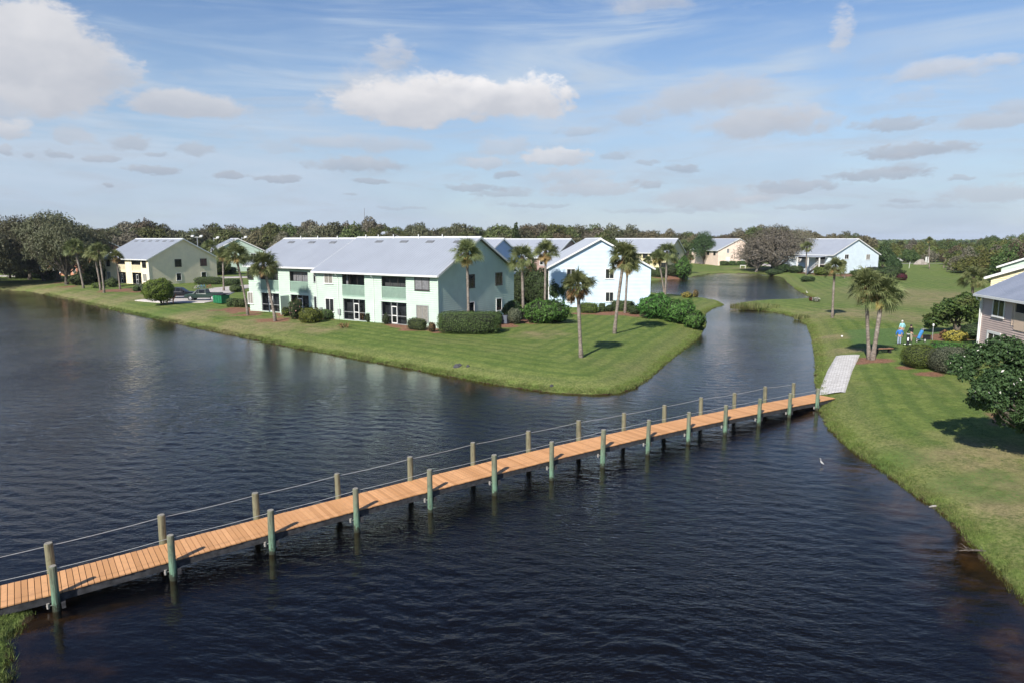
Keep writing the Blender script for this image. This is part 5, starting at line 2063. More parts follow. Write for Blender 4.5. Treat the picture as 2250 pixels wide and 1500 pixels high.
p = ground(2103, 729)
k = size_at(p, 1)
bl = []
rs = random.Random(4)
for (u, v, r) in ((2035, 700, 17), (2050, 680, 20), (2040, 712, 12), (2072, 668, 20), (2095, 660, 20), (2118, 658, 20), (2140, 664, 18), (2150, 682, 16), (2130, 684, 20), (2105, 684, 20), (2075, 690, 20), (2058, 706, 14), (2146, 700, 14), (2092, 672, 20), (2120, 700, 12)):
    bl.append((((u - 2103) * k, rs.uniform(-1.6, 1.6), (729 - v) * k), (r * k * 1.05, r * k * 1.1, r * k * .8)))
broad_tree(p, bl, [M['seagrape'], M['hedge_mid']], 'broad leaved spreading tree left of the dusty pink house', 15000, .13, 12, .16)
p = Vector((24.6, 30.6, gz(24.6, 30.6)))
k = 31.2 / 1500
FV = 1006
bl = []
for (u, v, r) in ((2150, 800, 34), (2185, 775, 34), (2225, 760, 36), (2262, 770, 40), (2140, 838, 30), (2165, 862, 34), (2200, 840, 42), (2245, 830, 44), (2285, 820, 44), (2195, 885, 30), (2235, 890, 36), (2280, 880, 40), (2240, 918, 28), (2275, 928, 38), (2320, 950, 50), (2320, 850, 60), (2370, 820, 60), (2400, 860, 50), (2340, 780, 50), (2125, 812, 18), (2178, 815, 36)):
    bl.append((((u - 1125) * k - p.x, rs.uniform(-1.4, 1.4), (FV - v) * k * .97), (r * k * .96, r * k * 1.1, r * k * .85)))
broad_tree(p, bl, [M['dark_leaf'], M['flower']], 'dark bushy tree with pale blossoms at the right edge', 60000, .075, 13, .13, mixm=.010, gaps=.1, lo=.35)

# ------------------------------------------------------------------ vehicles


def loft(mb, secs, m=0):
    """secs: (x, zb, zs, zt, wb, wt)"""
    rings = []
    for (x, zb, zs, zt, wb, wt) in secs:
        rings.append([(x, -wb * .92, zb), (x, -wb, (zb + zs) * .5), (x, -wb * .98, zs), (x, -wt, zt), (x, 0, zt + .03), (x, wt, zt), (x, wb * .98, zs), (x, wb, (zb + zs) * .5), (x, wb * .92, zb)])
    b = len(mb.v)
    n = 9
    for r in rings:
        mb.v += r
    for i in range(len(rings) - 1):
        for k in range(n - 1):
            mb.f.append((b + i * n + k, b + i * n + k + 1, b + (i + 1) * n + k + 1, b + (i + 1) * n + k))
            mb.m.append(m)
        mb.f.append((b + i * n + 8, b + i * n, b + (i + 1) * n, b + (i + 1) * n + 8))
        mb.m.append(m)
    mb.f.append(tuple(b + k for k in range(n)))
    mb.m.append(m)
    e = b + (len(rings) - 1) * n
    mb.f.append(tuple(e + k for k in range(n - 1, -1, -1)))
    mb.m.append(m)


M['tyre'] = M['dark']
M['headlamp'] = paint('clear_headlamp', (.75, .75, .72), .15, .02)
M['taillamp'] = paint('red_tail_lamp', (.35, .02, .02), .2, .05)


def carpaint(name, c):
    m, t, b = newmat(name)
    b.inputs['Base Color'].default_value = rgb(c)
    b.inputs['Specular IOR Level'].default_value = .3
    b.inputs['Roughness'].default_value = .3
    b.inputs['Coat Weight'].default_value = .15
    tc = N(t, 'ShaderNodeTexCoord')
    n1 = NOISE(t, tc.outputs['Object'], 2, 3)
    t.links.new(MIX(t, SMOOTH(t, n1, .3, .7), tuple(x * .85 for x in c), c), b.inputs['Base Color'])
    return m


M['car_green'] = carpaint('dark_green_car_paint', (.030, .055, .046))
M['car_black'] = carpaint('black_blue_car_paint', (.007, .008, .012))
M['car_white'] = carpaint('white_car_paint', (.75, .75, .75))
M['car_grey'] = carpaint('charcoal_car_paint', (.035, .036, .04))


def vehicle(name, kindv, p, rz, mat, label, cat):
    t = thing(name, label, cat, (p[0], p[1], gz(p[0], p[1]) + .06), rz)
    pick = kindv == 'pickup'
    if pick:
        L = 5.7
        body = [(-2.85, .55, .95, 1.0, .88, .80), (-2.75, .45, 1.05, 1.12, .95, .90), (-.55, .45, 1.08, 1.14, .97, .92), (1.2, .42, 1.10, 1.16, .97, .90), (2.3, .45, 1.02, 1.10, .95, .85), (2.75, .50, .85, .98, .88, .75), (2.85, .55, .75, .80, .80, .65)]
        cab = [(-.75, 1.08, 1.15, 1.20, .93, .88), (-.60, 1.08, 1.15, 1.82, .93, .72), (.45, 1.08, 1.15, 1.86, .93, .73), (.75, 1.08, 1.15, 1.80, .93, .71), (1.5, 1.08, 1.13, 1.18, .93, .82)]
        wx = (-1.75, 1.8)
    else:
        L = 4.9
        body = [(-2.45, .5, .95, 1.05, .88, .84), (-2.35, .42, 1.05, 1.12, .95, .90), (0, .40, 1.05, 1.12, .96, .92), (1.2, .40, 1.05, 1.10, .96, .90), (2.1, .42, .98, 1.04, .93, .82), (2.4, .5, .82, .90, .85, .70)]
        cab = [(-2.40, 1.03, 1.12, 1.16, .92, .86), (-2.15, 1.03, 1.12, 1.74, .92, .72), (-.4, 1.03, 1.12, 1.82, .93, .73), (.35, 1.03, 1.12, 1.76, .93, .71), (1.25, 1.03, 1.08, 1.12, .93, .82)]
        wx = (-1.5, 1.55)
    mb = MB()
    loft(mb, body)
    loft(mb, cab)
    if pick:
        for y in (-.97, .85):
            mb.box(-2.8, -.75, y, y + .12, 1.05, 1.24)
        mb.box(-2.86, -2.76, -.85, .85, 1.0, 1.22)
    bd = mb.build('body', mat, t)
    mb = MB()
    for i in range(1, len(cab) - 1):
        a, b = cab[i], cab[min(i + 1, len(cab) - 1)]
        for sg in (-1, 1):
            def pt(c, q, ):
                return (c[0], sg * ((c[4] * .98) * (1 - q) + c[5] * q + .012), c[2] * (1 - q) + c[3] * q)
            if i < len(cab) - 2:
                x0, x1 = a[0] + .07, b[0] - .05
                A = list(a)
                B = list(b)
                A[0], B[0] = x0, x1
                mb.poly([pt(A, .12), pt(B, .12), pt(B, .88), pt(A, .88)])
            else:
                mb.poly([pt(a, .15), (a[0] + .50 * (b[0] - a[0]), pt(a, .12)[1] * 1.0, a[2] + .08), pt(a, .85)])
    a, b = cab[-2], cab[-1]
    q = .03
    mb.poly([(a[0] + .06, -a[5] * .92, a[3] - .02 + q), (a[0] + .06, a[5] * .92, a[3] - .02 + q), (b[0] - .05, b[5] * .95, b[3] + q + .01), (b[0] - .05, -b[5] * .95, b[3] + q + .01)])
    a, b = cab[1], cab[0]
    mb.poly([(a[0] - .05, -a[5] * .9, a[3] - .08), (a[0] - .05, a[5] * .9, a[3] - .08), (b[0] - .015, b[5] * .95, b[3] + .05), (b[0] - .015, -b[5] * .95, b[3] + .05)])
    mb.build('window_glass', M['car_glass'], t)
    for x in wx:
        for y in (-1, 1):
            mb = MB()
            c = Vector((x, y * .86, .38))
            ax = Vector((0, .11, 0))
            mb.tube([c - ax, c - ax * .75, c + ax * .75, c + ax], [.33, .385, .385, .33], 18)
            w = mb.build('wheel', M['tyre'], t)
            mb = MB()
            mb.tube([c + ax * y * 1.02, c + ax * y * 1.12], [.23, .20], 12)
            mb.build('rim', M['steel'], w)
    xh = 2.78 if pick else 2.33
    for y in (-.68, .52):
        mb = MB()
        mb.box(xh - .06, xh + .04, y, y + .2, .72, .90)
        mb.build('headlight', M['headlamp'], t)
        mb = MB()
        mb.box(-xh - .10, -xh - .02, y, y + .16, .82, 1.0)
        mb.build('tail_light', M['taillamp'], t)
    mb = MB()
    mb.box(xh - .02, xh + .06, -.45, .45, .60, .84)
    mb.build('grille', M['dark'], t)
    for y in (-1, 1):
        mb = MB()
        mb.box(.95 if pick else .7, 1.1 if pick else .85, y * 1.0 - .09, y * 1.0 + .09, 1.14, 1.30)
        mb.build('mirror', mat, t)
    return t


p = ground(441, 662)
vehicle('pickup_truck', 'pickup', (p.x, p.y + 1.2), R_(182), M['car_green'], 'dark green pickup truck parked next to the green dumpster', 'truck')
p = ground(390, 657)
vehicle('suv', 'suv', (p.x, p.y + 1.0), R_(8), M['car_black'], 'black suv parked half behind the round bright green tree', 'car')
p = ground(1544, 578)
vehicle('suv', 'suv', (p.x, p.y), R_(190), M['car_grey'], 'dark grey car parked under the dark oak by the yellow house', 'car')
p = ground(1972, 577)
vehicle('suv', 'suv', (p.x, p.y), R_(20), M['car_white'], 'white car far off at the end of the fairway', 'car')
for u, v, lab in ((1723, 592, 'white car parked behind the grey oak trunks'), (1742, 592, 'second white car, right of the thicker oak trunk')):
    p = ground(u, v)
    vehicle('suv', 'suv', (p.x, p.y + 6), R_(60), M['car_white'], lab, 'car')
p = ground(1921, 601)
vehicle('suv', 'suv', (p.x, p.y), R_(25), M['car_grey'], 'dark car in the shade at the right end of the white blue house', 'car')

# dumpster
p = ground(487, 667)
M['bin_green'] = paint('green_dumpster_paint', (.018, .17, .075), .5, .15, 3)
t = thing('dumpster', 'green metal dumpster with dark lid beside the pickup', 'dumpster', p, R_(-30))
mb = MB()
for (x0, x1, y0, y1) in ((-1.0, 1.0, -.75, -.70), (-1.0, 1.0, .70, .75), (-1.0, -.95, -.70, .70), (.95, 1.0, -.70, .70)):
    mb.box(x0, x1, y0, y1, .12, 1.35)
mb.box(-.95, .95, -.7, .7, .12, .17)
for x in (-.6, 0, .6):
    mb.box(x - .05, x + .05, -.80, -.752, .15, 1.3)
mb.build('container', M['bin_green'], t)
mb = MB()
mb.obox((-1.06, -.82, 1.36), (2.12, 0, 0), (0, 1.6, .16), (0, 0, .06))
mb.build('lid', M['dark'], t)
for y in (-.7, .7):
    mb = MB()
    mb.box(-1.12, -1.004, y - .06, y + .06, .85, 1.0)
    mb.build('lifting_pocket', M['bin_green'], t)

# orange garden chair
p = ground(374, 667)
M['orange'] = paint('orange_paint', (.62, .21, .06), .6, .1, 8)
t = thing('garden_chair', 'orange slatted garden chair beside the round tree', 'chair', p, R_(-60))
t.scale = (1.5, 1.5, 1.5)
mb = MB()
for i in range(5):
    mb.obox((-.28, -.28 + i * .12, .36 - i * .025), (.56, 0, 0), (0, .10, -.02), (0, 0, .025))
mb.build('seat', M['orange'], t)
mb = MB()
for i in range(5):
    mb.obox((-.28 + i * .115, .28, .25), (.10, 0, 0), (0, .30, .75 - .05 * abs(i - 2)), (0, .025, 0))
mb.build('backrest', M['orange'], t)
for x in (-.36, .29):
    mb = MB()
    mb.box(x, x + .08, -.33, .35, .56, .60)
    mb.build('armrest', M['orange'], t)
    mb = MB()
    mb.box(x, x + .07, -.32, -.24, 0, .555)
    mb.build('leg', M['orange'], t)
    mb = MB()
    mb.box(x, x + .07, .25, .33, 0, .555)
    mb.build('leg', M['orange'], t)


def bicycle(p, rz, mat, label):
    t = thing('bicycle', label, 'bicycle', p, rz, 'bicycles parked by the hedge')
    for x in (-.52, .52):
        mb = MB()
        pts = [(x + .33 * math.cos(a), 0, .34 + .33 * math.sin(a)) for a in [i * 2 * math.pi / 16 for i in range(17)]]
        mb.tube(pts, .022, 5)
        for i in range(8):
            a = i * math.pi / 4
            mb.tube([(x, 0, .34), (x + .32 * math.cos(a), 0, .34 + .32 * math.sin(a))], .004, 3)
        mb.build('wheel', M['dark'], t)
    mb = MB()
    for a, b in (((-.52, .34), (-.12, .30)), ((-.12, .30), (-.22, .82)), ((-.52, .34), (-.20, .72)), ((-.12, .30), (.38, .78)), ((-.2, .74), (.36, .86)), ((.52, .34), (.36, .98))):
        mb.tube([(a[0], 0, a[1]), (b[0], 0, b[1])], .024, 6)
    mb.build('frame', mat, t)
    mb = MB()
    mb.box(-.36, -.10, -.07, .07, .84, .90)
    mb.build('saddle', M['dark'], t)
    mb = MB()
    mb.tube([(.28, -.3, 1.02), (.36, -.12, .99), (.36, .12, .99), (.28, .3, 1.02)], .016, 5)
    mb.build('handlebar', M['steel'], t)


M['bike_blue'] = paint('blue_enamel', (.05, .22, .50), .35, .05)
M['bike_red'] = paint('red_enamel', (.35, .03, .05), .35, .05)
M['bike_pale'] = paint('pale_enamel', (.55, .52, .48), .35, .05)
for u, v, m, lab in ((432, 637, 'bike_pale', 'pale bicycle at the left end of the bicycle row'), (439, 636.5, 'bike_blue', 'blue bicycle next to the pale one'), (446, 636, 'bike_blue', 'blue bicycle next to the red one'), (459, 635.5, 'bike_red', 'red bicycle at the right end of the row')):
    p = ground(u, v)
    bicycle(p, R_(RND.uniform(-12, 12)), M[m], lab)


# ------------------------------------------------------------------ people and golf gear
def skin_obj(name, verts, edges, mat, parent, sub=2):
    """one continuous surface grown along joints: verts = [(x,y,z,r)]"""
    me = bpy.data.meshes.new(name)
    me.from_pydata([v[:3] for v in verts], edges, [])
    me.materials.append(mat)
    o = link(name, me, parent)
    md = o.modifiers.new('skin', 'SKIN')
    md.use_smooth_shade = True
    sv = me.skin_vertices[0].data if me.skin_vertices else None
    if sv is None:
        import bmesh
        bm = bmesh.new()
        bm.from_mesh(me)
        bm.verts.layers.skin.verify()
        bm.to_mesh(me)
        bm.free()
        sv = me.skin_vertices[0].data
    for i, v in enumerate(verts):
        r = v[3]
        sv[i].radius = r if isinstance(r, tuple) else (r, r)
        sv[i].use_root = i == 0
    sb = o.modifiers.new('sub', 'SUBSURF')
    sb.levels = sub
    sb.render_levels = sub
    return o


M['skin'] = paint('skin', (.52, .32, .23), .55, .05)
M['jeans'] = paint('pale_blue_trousers', (.30, .36, .48), .8, .1, 8)
M['khaki'] = paint('khaki_trousers', (.36, .32, .25), .8, .1, 8)
M['shoe'] = paint('dark_shoe', (.04, .04, .04), .6, .1)
M['hair_grey'] = paint('white_hair', (.55, .52, .47), .8, .1, 20)
M['hair_fair'] = paint('fair_hair', (.45, .33, .22), .8, .1, 20)
M['hair_dark'] = paint('dark_hair', (.05, .035, .03), .8, .1, 20)
M['shirt_aqua'] = paint('aqua_shirt', (.32, .62, .66), .8, .06, 6)
M['jacket_blue'] = paint('blue_jacket', (.03, .17, .52), .7, .1, 6)
M['top_black'] = paint('black_top', (.012, .014, .016), .8, .1, 6)


def person(p, rz, label, top, legs, hair, lean=0., stride=.12, arms=((.10, -.05), (.10, -.05)), hgt=1.68, headfwd=.03):
    k = hgt / 1.72
    t = thing('person', label, 'person', p, rz, 'golfers at the tee')
    t.scale = (k, k, k)
    sx = .19
    ly = lean
    # joints: pelvis, spine, neck, head ; the person faces +y
    hip = .92
    V = [(0, 0, hip, (.135, .10)), (0, ly * .35, 1.12, (.13, .095)), (0, ly * .8, 1.33, (.15, .10)), (0, ly, 1.44, (.10, .08)), (0, ly + .01, 1.50, .052), (0, ly + headfwd, 1.56, (.070, .082)), (0, ly + headfwd + .005, 1.64, (.080, .098)), (0, ly + headfwd, 1.71, (.055, .07))]
    E = [(0, 1), (1, 2), (2, 3), (3, 4), (4, 5), (5, 6), (6, 7)]
    TV, TE = [(0, -.01, hip + .02, (.155, .125)), (0, ly * .35, 1.12, (.155, .12)), (0, ly * .8, 1.33, (.175, .12)), (0, ly, 1.44, (.10, .085))], [(0, 1), (1, 2), (2, 3)]
    LV, LE = [(0, 0, hip - .02, (.15, .115))], []
    shoes = []
    for s_, (ay, aout) in zip((-1, 1), arms):
        st = stride * s_
        # leg
        i0 = len(V)
        V += [(s_ * .09, st * .1, .82, .078), (s_ * .10, st * .55, .48, .055), (s_ * .10, st * .8 - .02, .30, .05), (s_ * .105, st - .02, .09, .036), (s_ * .11, st + .13, .035, .032)]
        E += [(0, i0)] + [(i0 + j, i0 + j + 1) for j in range(4)]
        j0 = len(LV)
        LV += [(s_ * .09, st * .1, .80, .100), (s_ * .10, st * .55, .48, .078), (s_ * .105, st - .02, .10, .062)]
        LE += [(0, j0), (j0, j0 + 1), (j0 + 1, j0 + 2)]
        shoes.append((s_ * .105, st))
        # arm and hand with five fingers
        a0 = len(V)
        sh_ = (s_ * sx, ly * .95, 1.40)
        el = (s_ * (sx + .06 + aout), ly * .8 - .03 + ay * .3, 1.12)
        wr = (s_ * (sx + .05 + aout), ly * .7 + .06 + ay, .90)
        pm = (s_ * (sx + .045 + aout), ly * .7 + .09 + ay, .83)
        V += [(*sh_, .055), (*el, .040), (*wr, .028), (*pm, (.036, .022))]
        E += [(2, a0), (a0, a0 + 1), (a0 + 1, a0 + 2), (a0 + 2, a0 + 3)]
        for f_ in range(4):
            b0 = len(V)
            yy = pm[1] + (-.026 + f_ * .018)
            ln = (.070, .082, .078, .060)[f_]
            V += [(pm[0], yy, pm[2] - .035, .010), (pm[0] - s_ * .012, yy + .006, pm[2] - .035 - ln * .55, .009), (pm[0] - s_ * .032, yy + .01, pm[2] - .035 - ln, .008)]
            E += [(a0 + 3, b0), (b0, b0 + 1), (b0 + 1, b0 + 2)]
        b0 = len(V)
        V += [(pm[0] - s_ * .02, pm[1] + .04, pm[2] + .01, .011), (pm[0] - s_ * .03, pm[1] + .058, pm[2] - .035, .009)]
        E += [(a0 + 3, b0), (b0, b0 + 1)]
        c0 = len(TV)
        TV += [(*sh_, .075), (*el, .062), (wr[0], wr[1] - .01, wr[2] + .03, .048)]
        TE += [(2, c0), (c0, c0 + 1), (c0 + 1, c0 + 2)]
    body = skin_obj('body', V, E, M['skin'], t, 2)
    skin_obj('jacket', TV, TE, M[top], t, 2)
    skin_obj('trousers', LV, LE, M[legs], t, 2)
    mb = MB()
    cx, cy, cz = 0, ly + headfwd - .012, 1.655
    for j in range(7):
        pass
    prof = [(.01, .125), (.06, .108), (.095, .06), (.105, .01), (.10, -.05), (.075, -.10), (.02, -.11)]
    b = 0
    n = 14
    for r, z in prof:
        for i in range(n):
            a = 2 * math.pi * i / n
            fy = math.sin(a)
            yy = fy * r * 1.12
            if fy > .2 and z < .06:
                yy = min(yy, .062)
            mb.v.append((math.cos(a) * r, cy + yy, cz + z))
    for j in range(len(prof) - 1):
        for i in range(n):
            mb.f.append((j * n + i, (j + 1) * n + i, (j + 1) * n + (i + 1) % n, j * n + (i + 1) % n))
            mb.m.append(0)
    mb.build('hair', M[hair], t, True)
    mb = MB()
    fy = ly + headfwd + .098
    mb.tube([(0, fy - .01, 1.645), (0, fy + .018, 1.615), (0, fy - .01, 1.60)], [.008, .014, .006], 6)
    for s_ in (-1, 1):
        mb.box(s_ * .082 - .012, s_ * .082 + .012, ly + headfwd - .02, ly + headfwd + .02, 1.60, 1.66)
    mb.build('face', M['skin'], t, True)
    mb = MB()
    for s_ in (-1, 1):
        mb.tube([(s_ * .032, fy - .012, 1.645), (s_ * .032, fy - .004, 1.645)], .010, 6)
    mb.build('eyes', M['top_black'], t)
    for x, y in shoes:
        mb = MB()
        mb.tube([(x, y - .09, .05), (x, y - .02, .06), (x, y + .10, .045), (x, y + .19, .035)], [.035, .050, .048, .025], 8)
        mb.build('shoe', M['shoe'], t, True)
    return t


p1_ = ground(1975, 757)
person(p1_, R_(-20), 'person in bright blue jacket and pale blue trousers standing nearest the twin palms', 'jacket_blue', 'jeans', 'hair_fair', .04, .05, ((.02, .05), (.12, .05)), 1.66)
p2_ = ground(1981, 741)
person(p2_, R_(10), 'person in aqua shirt with white hair, walking away up the fairway', 'shirt_aqua', 'khaki', 'hair_grey', .06, .2, ((.05, .04), (.05, .08)), 1.72)
p3_ = ground(2002, 751)
person(p3_, R_(15), 'person in black top bending slightly over the push cart', 'top_black', 'khaki', 'hair_dark', .12, .1, ((.25, .0), (.25, .0)), 1.66, .06)


def golf_cart(p, rz, bagm, label, sc=1.):
    t = thing('golf_trolley', label, 'golf trolley', p, rz)
    t.scale = (sc, sc, sc)
    for x, y, r in ((-.34, -.22, .16), (.34, -.22, .16), (0, .42, .12)):
        mb = MB()
        pts = [(x, y + r * math.cos(a), r + r * math.sin(a)) for a in [i * 2 * math.pi / 14 for i in range(15)]]
        mb.tube(pts, .028, 6)
        w = mb.build('wheel', M['dark'], t)
        mb = MB()
        mb.tube([(x - .02, y, r), (x + .02, y, r)], [r * .72, r * .72], 12)
        mb.build('rim', M['headlamp'], w)
    mb = MB()
    mb.tube([(-.34, -.22, .16), (.34, -.22, .16)], .018, 6)
    mb.tube([(0, -.22, .18), (0, .42, .14)], .02, 6)
    mb.tube([(0, .30, .18), (0, -.45, 1.0), (0, -.62, 1.06)], .02, 6)
    mb.tube([(-.14, -.62, 1.06), (.14, -.62, 1.06)], .022, 6)
    mb.build('frame', M['steel'], t)
    ax = Vector((0, -.55, .72)).normalized()
    b0 = Vector((0, .22, .27))
    mb = MB()
    mb.tube([b0, b0 + ax * .05, b0 + ax * .45, b0 + ax * .80, b0 + ax * .84], [.10, .135, .125, .145, .13], 12)
    bag = mb.build('bag', bagm, t)
    mb = MB()
    mb.tube([b0 + ax * .15 + Vector((.0, .06, .10)), b0 + ax * .5 + Vector((0, .06, .10))], [.07, .08], 8)
    mb.build('pocket', M['headlamp'] if bagm is M['top_black'] else M['bike_blue'], bag)
    for i in range(5):
        a = i * 1.26
        o = Vector((.07 * math.cos(a), .05 * math.sin(a), 0))
        mb = MB()
        mb.tube([b0 + ax * .7 + o, b0 + ax * (1.02 + .05 * i % 3 * .03) + o * 1.3], [.008, .008], 4)
        e = b0 + ax * 1.04 + o * 1.3
        mb.tube([e, e + Vector((.05, 0, .03))], [.028, .02], 6)
        mb.build('golf_club', M['steel'], t)
    return t


p = ground(1994, 760)
golf_cart(p, R_(150), M['top_black'], 'black and white golf trolley beside the person in black', 1.0)
p = ground(2020, 751)
golf_cart(p, R_(120), M['bike_blue'], 'golf trolley with a bright blue bag near the post', 1.15)
p = ground(2036, 746)
t = thing('litter_box', 'small black box on the grass at the shadow edge', 'box', p, .3)
mb = MB()
mb.box(-.28, .28, -.2, .2, 0, .42)
mb.build('box_body', M['dark'], t)
mb = MB()
mb.box(-.31, .31, -.23, .23, .424, .47)
mb.build('lid', M['dark'], t)
p = ground(2048, 749)
t = thing('tee_post', 'thin grey post with a white top under the broad tree branch', 'post', p)
mb = MB()
mb.tube([(0, 0, -.2), (0, 0, 1.45)], .035, 8)
mb.build('pole', M['steel'], t)
mb = MB()
mb.tube([(0, 0, 1.45), (0, 0, 1.50), (0, 0, 1.68), (0, 0, 1.72)], [.03, .085, .085, .03], 10)
mb.build('cap', M['white'], t)
p = ground(1939, 776)
t = thing('bench', 'low brown plank bench behind the twin palms', 'bench', p, R_(12))
M['plank'] = paint('weathered_plank', (.33, .17, .09), .8, .2, 6)
mb = MB()
for i in range(3):
    mb.box(-.95, .95, -.22 + i * .15, -.08 + i * .15, .42, .47)
mb.build('seat', M['plank'], t)
for x in (-.75, .65):
    mb = MB()
    mb.box(x, x + .10, -.2, .2, -.1, .415)
    mb.build('leg', M['dark'], t)
p = ground(1850, 741)
mb = MB()
mb.lathe([(0, 0), (.07, .02), (.11, .08), (.11, .13), (.07, .19), (0, .21)], 12)
tag(mb.build('tee_marker', M['white'], None, True, p), 'white ball tee marker on the grass left of the twin palms', 'tee marker')
p = Vector((*at(1805, 1022, 0), 0))
t = thing('egret', 'small white egret standing in the shallow water', 'bird', p, .6)
t.scale = (.62, .62, .62)
skin_obj('body', [(0, 0, .26, (.055, .06)), (0, -.10, .22, (.035, .03)), (0, -.20, .17, (.012, .02)), (0, .07, .32, (.035, .035)), (0, .10, .40, .016), (0, .06, .48, .013), (0, .10, .54, .013), (0, .13, .555, .020), (0, .17, .55, .012)],
         [(0, 1), (1, 2), (0, 3), (3, 4), (4, 5), (5, 6), (6, 7), (7, 8)], M['flower'], t, 2)
mb = MB()
mb.tube([(0, .17, .55), (0, .27, .535)], [.008, .002], 5)
mb.build('beak', M['croton'], t)
for x in (-.025, .025):
    mb = MB()
    mb.tube([(x, 0, .22), (x, -.01, .10), (x, .0, -.1)], .008, 5)
    mb.build('leg', M['dark'], t)
for u, v, lab in ((1773, 640, 'white egret on the bank below the porch'), ):
    p = ground(u, v + 8)
    t = thing('egret', lab, 'bird', p, 1.2)
    t.scale = (1.4, 1.4, 1.4)
    skin_obj('body', [(0, 0, .36, (.07, .075)), (0, -.13, .32, (.04, .04)), (0, .10, .44, (.04, .04)), (0, .12, .54, .02), (0, .08, .62, .018), (0, .13, .68, .025)], [(0, 1), (0, 2), (2, 3), (3, 4), (4, 5)], M['flower'], t, 2)
    for x in (-.03, .03):
        mb = MB()
        mb.tube([(x, 0, .3), (x, 0, -.05)], .01, 5)
        mb.build('leg', M['dark'], t)

# dark rocks on the bank, pale rock and bollards at the cart path
def rock(u, v, r, m, lab, cat='rock', seed=1):
    p = ground(u, v)
    rs = np.random.RandomState(seed)
    mb = MB()
    n = 10
    prof = [(.02, .95), (.45, .82), (.8, .5), (1., .1), (.95, -.2)]
    for j, (q, z) in enumerate(prof):
        for i in range(n):
            a = 2 * math.pi * i / n
            k = 1 + .22 * math.sin(2 * a + seed) + rs.uniform(-.12, .12)
            mb.v.append((q * r * k * math.cos(a), q * r * k * math.sin(a) * .8, z * r * rs.uniform(.85, 1.1)))
    for j in range(len(prof) - 1):
        for i in range(n):
            mb.f.append((j * n + i, (j + 1) * n + i, (j + 1) * n + (i + 1) % n, j * n + (i + 1) % n))
            mb.m.append(0)
    mb.f.append(tuple(range(n)))
    mb.m.append(0)
    return tag(mb.build('rock', M[m], None, False, p), lab, cat)


rock(1004, 806, .30, 'mulchrock', 'larger dark rock on the grassy bank before the green gable', seed=3)
rock(1010, 803, .22, 'mulchrock', 'dark rock touching the larger one on the grassy bank', seed=4)
rock(1028, 805, .18, 'mulchrock', 'small dark rock right of the pair on the bank', seed=5)
rock(1212, 848, .16, 'mulchrock', 'tiny dark rock near the tip of the lawn bank', seed=6)
rock(2022, 582, 2.2, 'stone', 'pale boulder beside the far cart path', seed=7)
rock(2030, 582, 1.2, 'stone', 'smaller pale boulder right of the big one', seed=8)
for u, lab in ((2034, 'left'), (2039, 'right')):
    p = ground(u, 578)
    t = thing('bollard', '%s of two white posts by the far cart path' % lab, 'post', p, 0, 'white posts by the cart path')
    mb = MB()
    mb.box(-.22, .22, -.22, .22, -.2, 2.4)
    mb.build('shaft', M['white'], t)
    mb = MB()
    mb.box(-.27, .27, -.27, .27, 2.404, 2.52)
    mb.build('cap', M['white'], t)
p = ground(1997, 590)
t = thing('flag_stick', 'white stick marking the far green', 'flag stick', p)
mb = MB()
mb.tube([(0, 0, -.2), (.25, 0, 2.2)], .07, 6)
mb.build('stick', M['white'], t)
# white railing frame on the far bank
p = ground(1632, 590)
t = thing('white_frame', 'small white rail frame on the far pond bank', 'railing', p, R_(-20))
t.scale = (.62, .62, .62)
for x in (-1.3, 1.3):
    mb = MB()
    mb.box(x - .12, x + .12, -.1, .1, -.2, 1.45)
    mb.build('post', M['white'], t)
mb = MB()
mb.box(-1.42, 1.42, -.11, .11, 1.454, 1.75)
mb.build('rail', M['white'], t)
# air conditioner
p = ground(1111, 713)
t = thing('air_conditioner', 'grey air conditioner unit among the shrubs at the green gable', 'air conditioner', (p.x, p.y + .8, gz(p.x, p.y + .8)), R_(57))
M['ac'] = paint('grey_blue_metal', (.13, .15, .19), .5, .1)
mb = MB()
mb.box(-.45, .45, -.45, .45, .06, 1.0)
for i in range(9):
    mb.box(-.46, .46, -.465, -.452, .14 + i * .09, .17 + i * .09)
mb.build('cabinet', M['ac'], t)
mb = MB()
mb.tube([(0, 0, 1.004), (0, 0, 1.05)], [.36, .33], 16)
mb.build('fan_grille', M['dark'], t)
# twigs lying in the shallows by the right bank
x, y = at(2140, 1214, 0)
rs = random.Random(4)
mb = MB()
stem = [Vector((-.55, .1, .05)), Vector((-.2, .02, .10)), Vector((.15, -.04, .12)), Vector((.6, .05, .02))]
mb.tube(stem, [.012, .022, .028, .03], 5)
for i in range(14):
    o = stem[i % 3].lerp(stem[i % 3 + 1], rs.random())
    q = o + Vector((rs.uniform(-.35, .2), rs.uniform(-.4, .4), rs.uniform(-.08, .16)))
    mb.tube([o, o.lerp(q, .5) + Vector((0, 0, .03)), q], [.012, .008, .003], 4)
tag(mb.build('fallen_branch', M['bark'], None, False, (x, y, 0)), 'dark twiggy branch lying in the brown shallows by the right bank', 'branch')
x, y = at(2056, 1113, 0)
mb = MB()
mb.tube([(-.28, 0, .01), (-.1, .02, .035), (.12, .0, .04), (.30, -.02, .015)], [.02, .05, .05, .02], 7)
tag(mb.build('driftwood', M['bracket'], None, True, (x, y, 0)), 'pale stick of driftwood floating at the right bank', 'driftwood')
# fallen frond on the lawn
p = ground(757, 720)
fronds('fallen_frond', (p.x, p.y, p.z + .03), .5, .9, 26, M['brown_leaf'], 'dry fallen palm frond on the lawn before the middle porch', 'palm frond', 3, (.5, .04), 1.9)


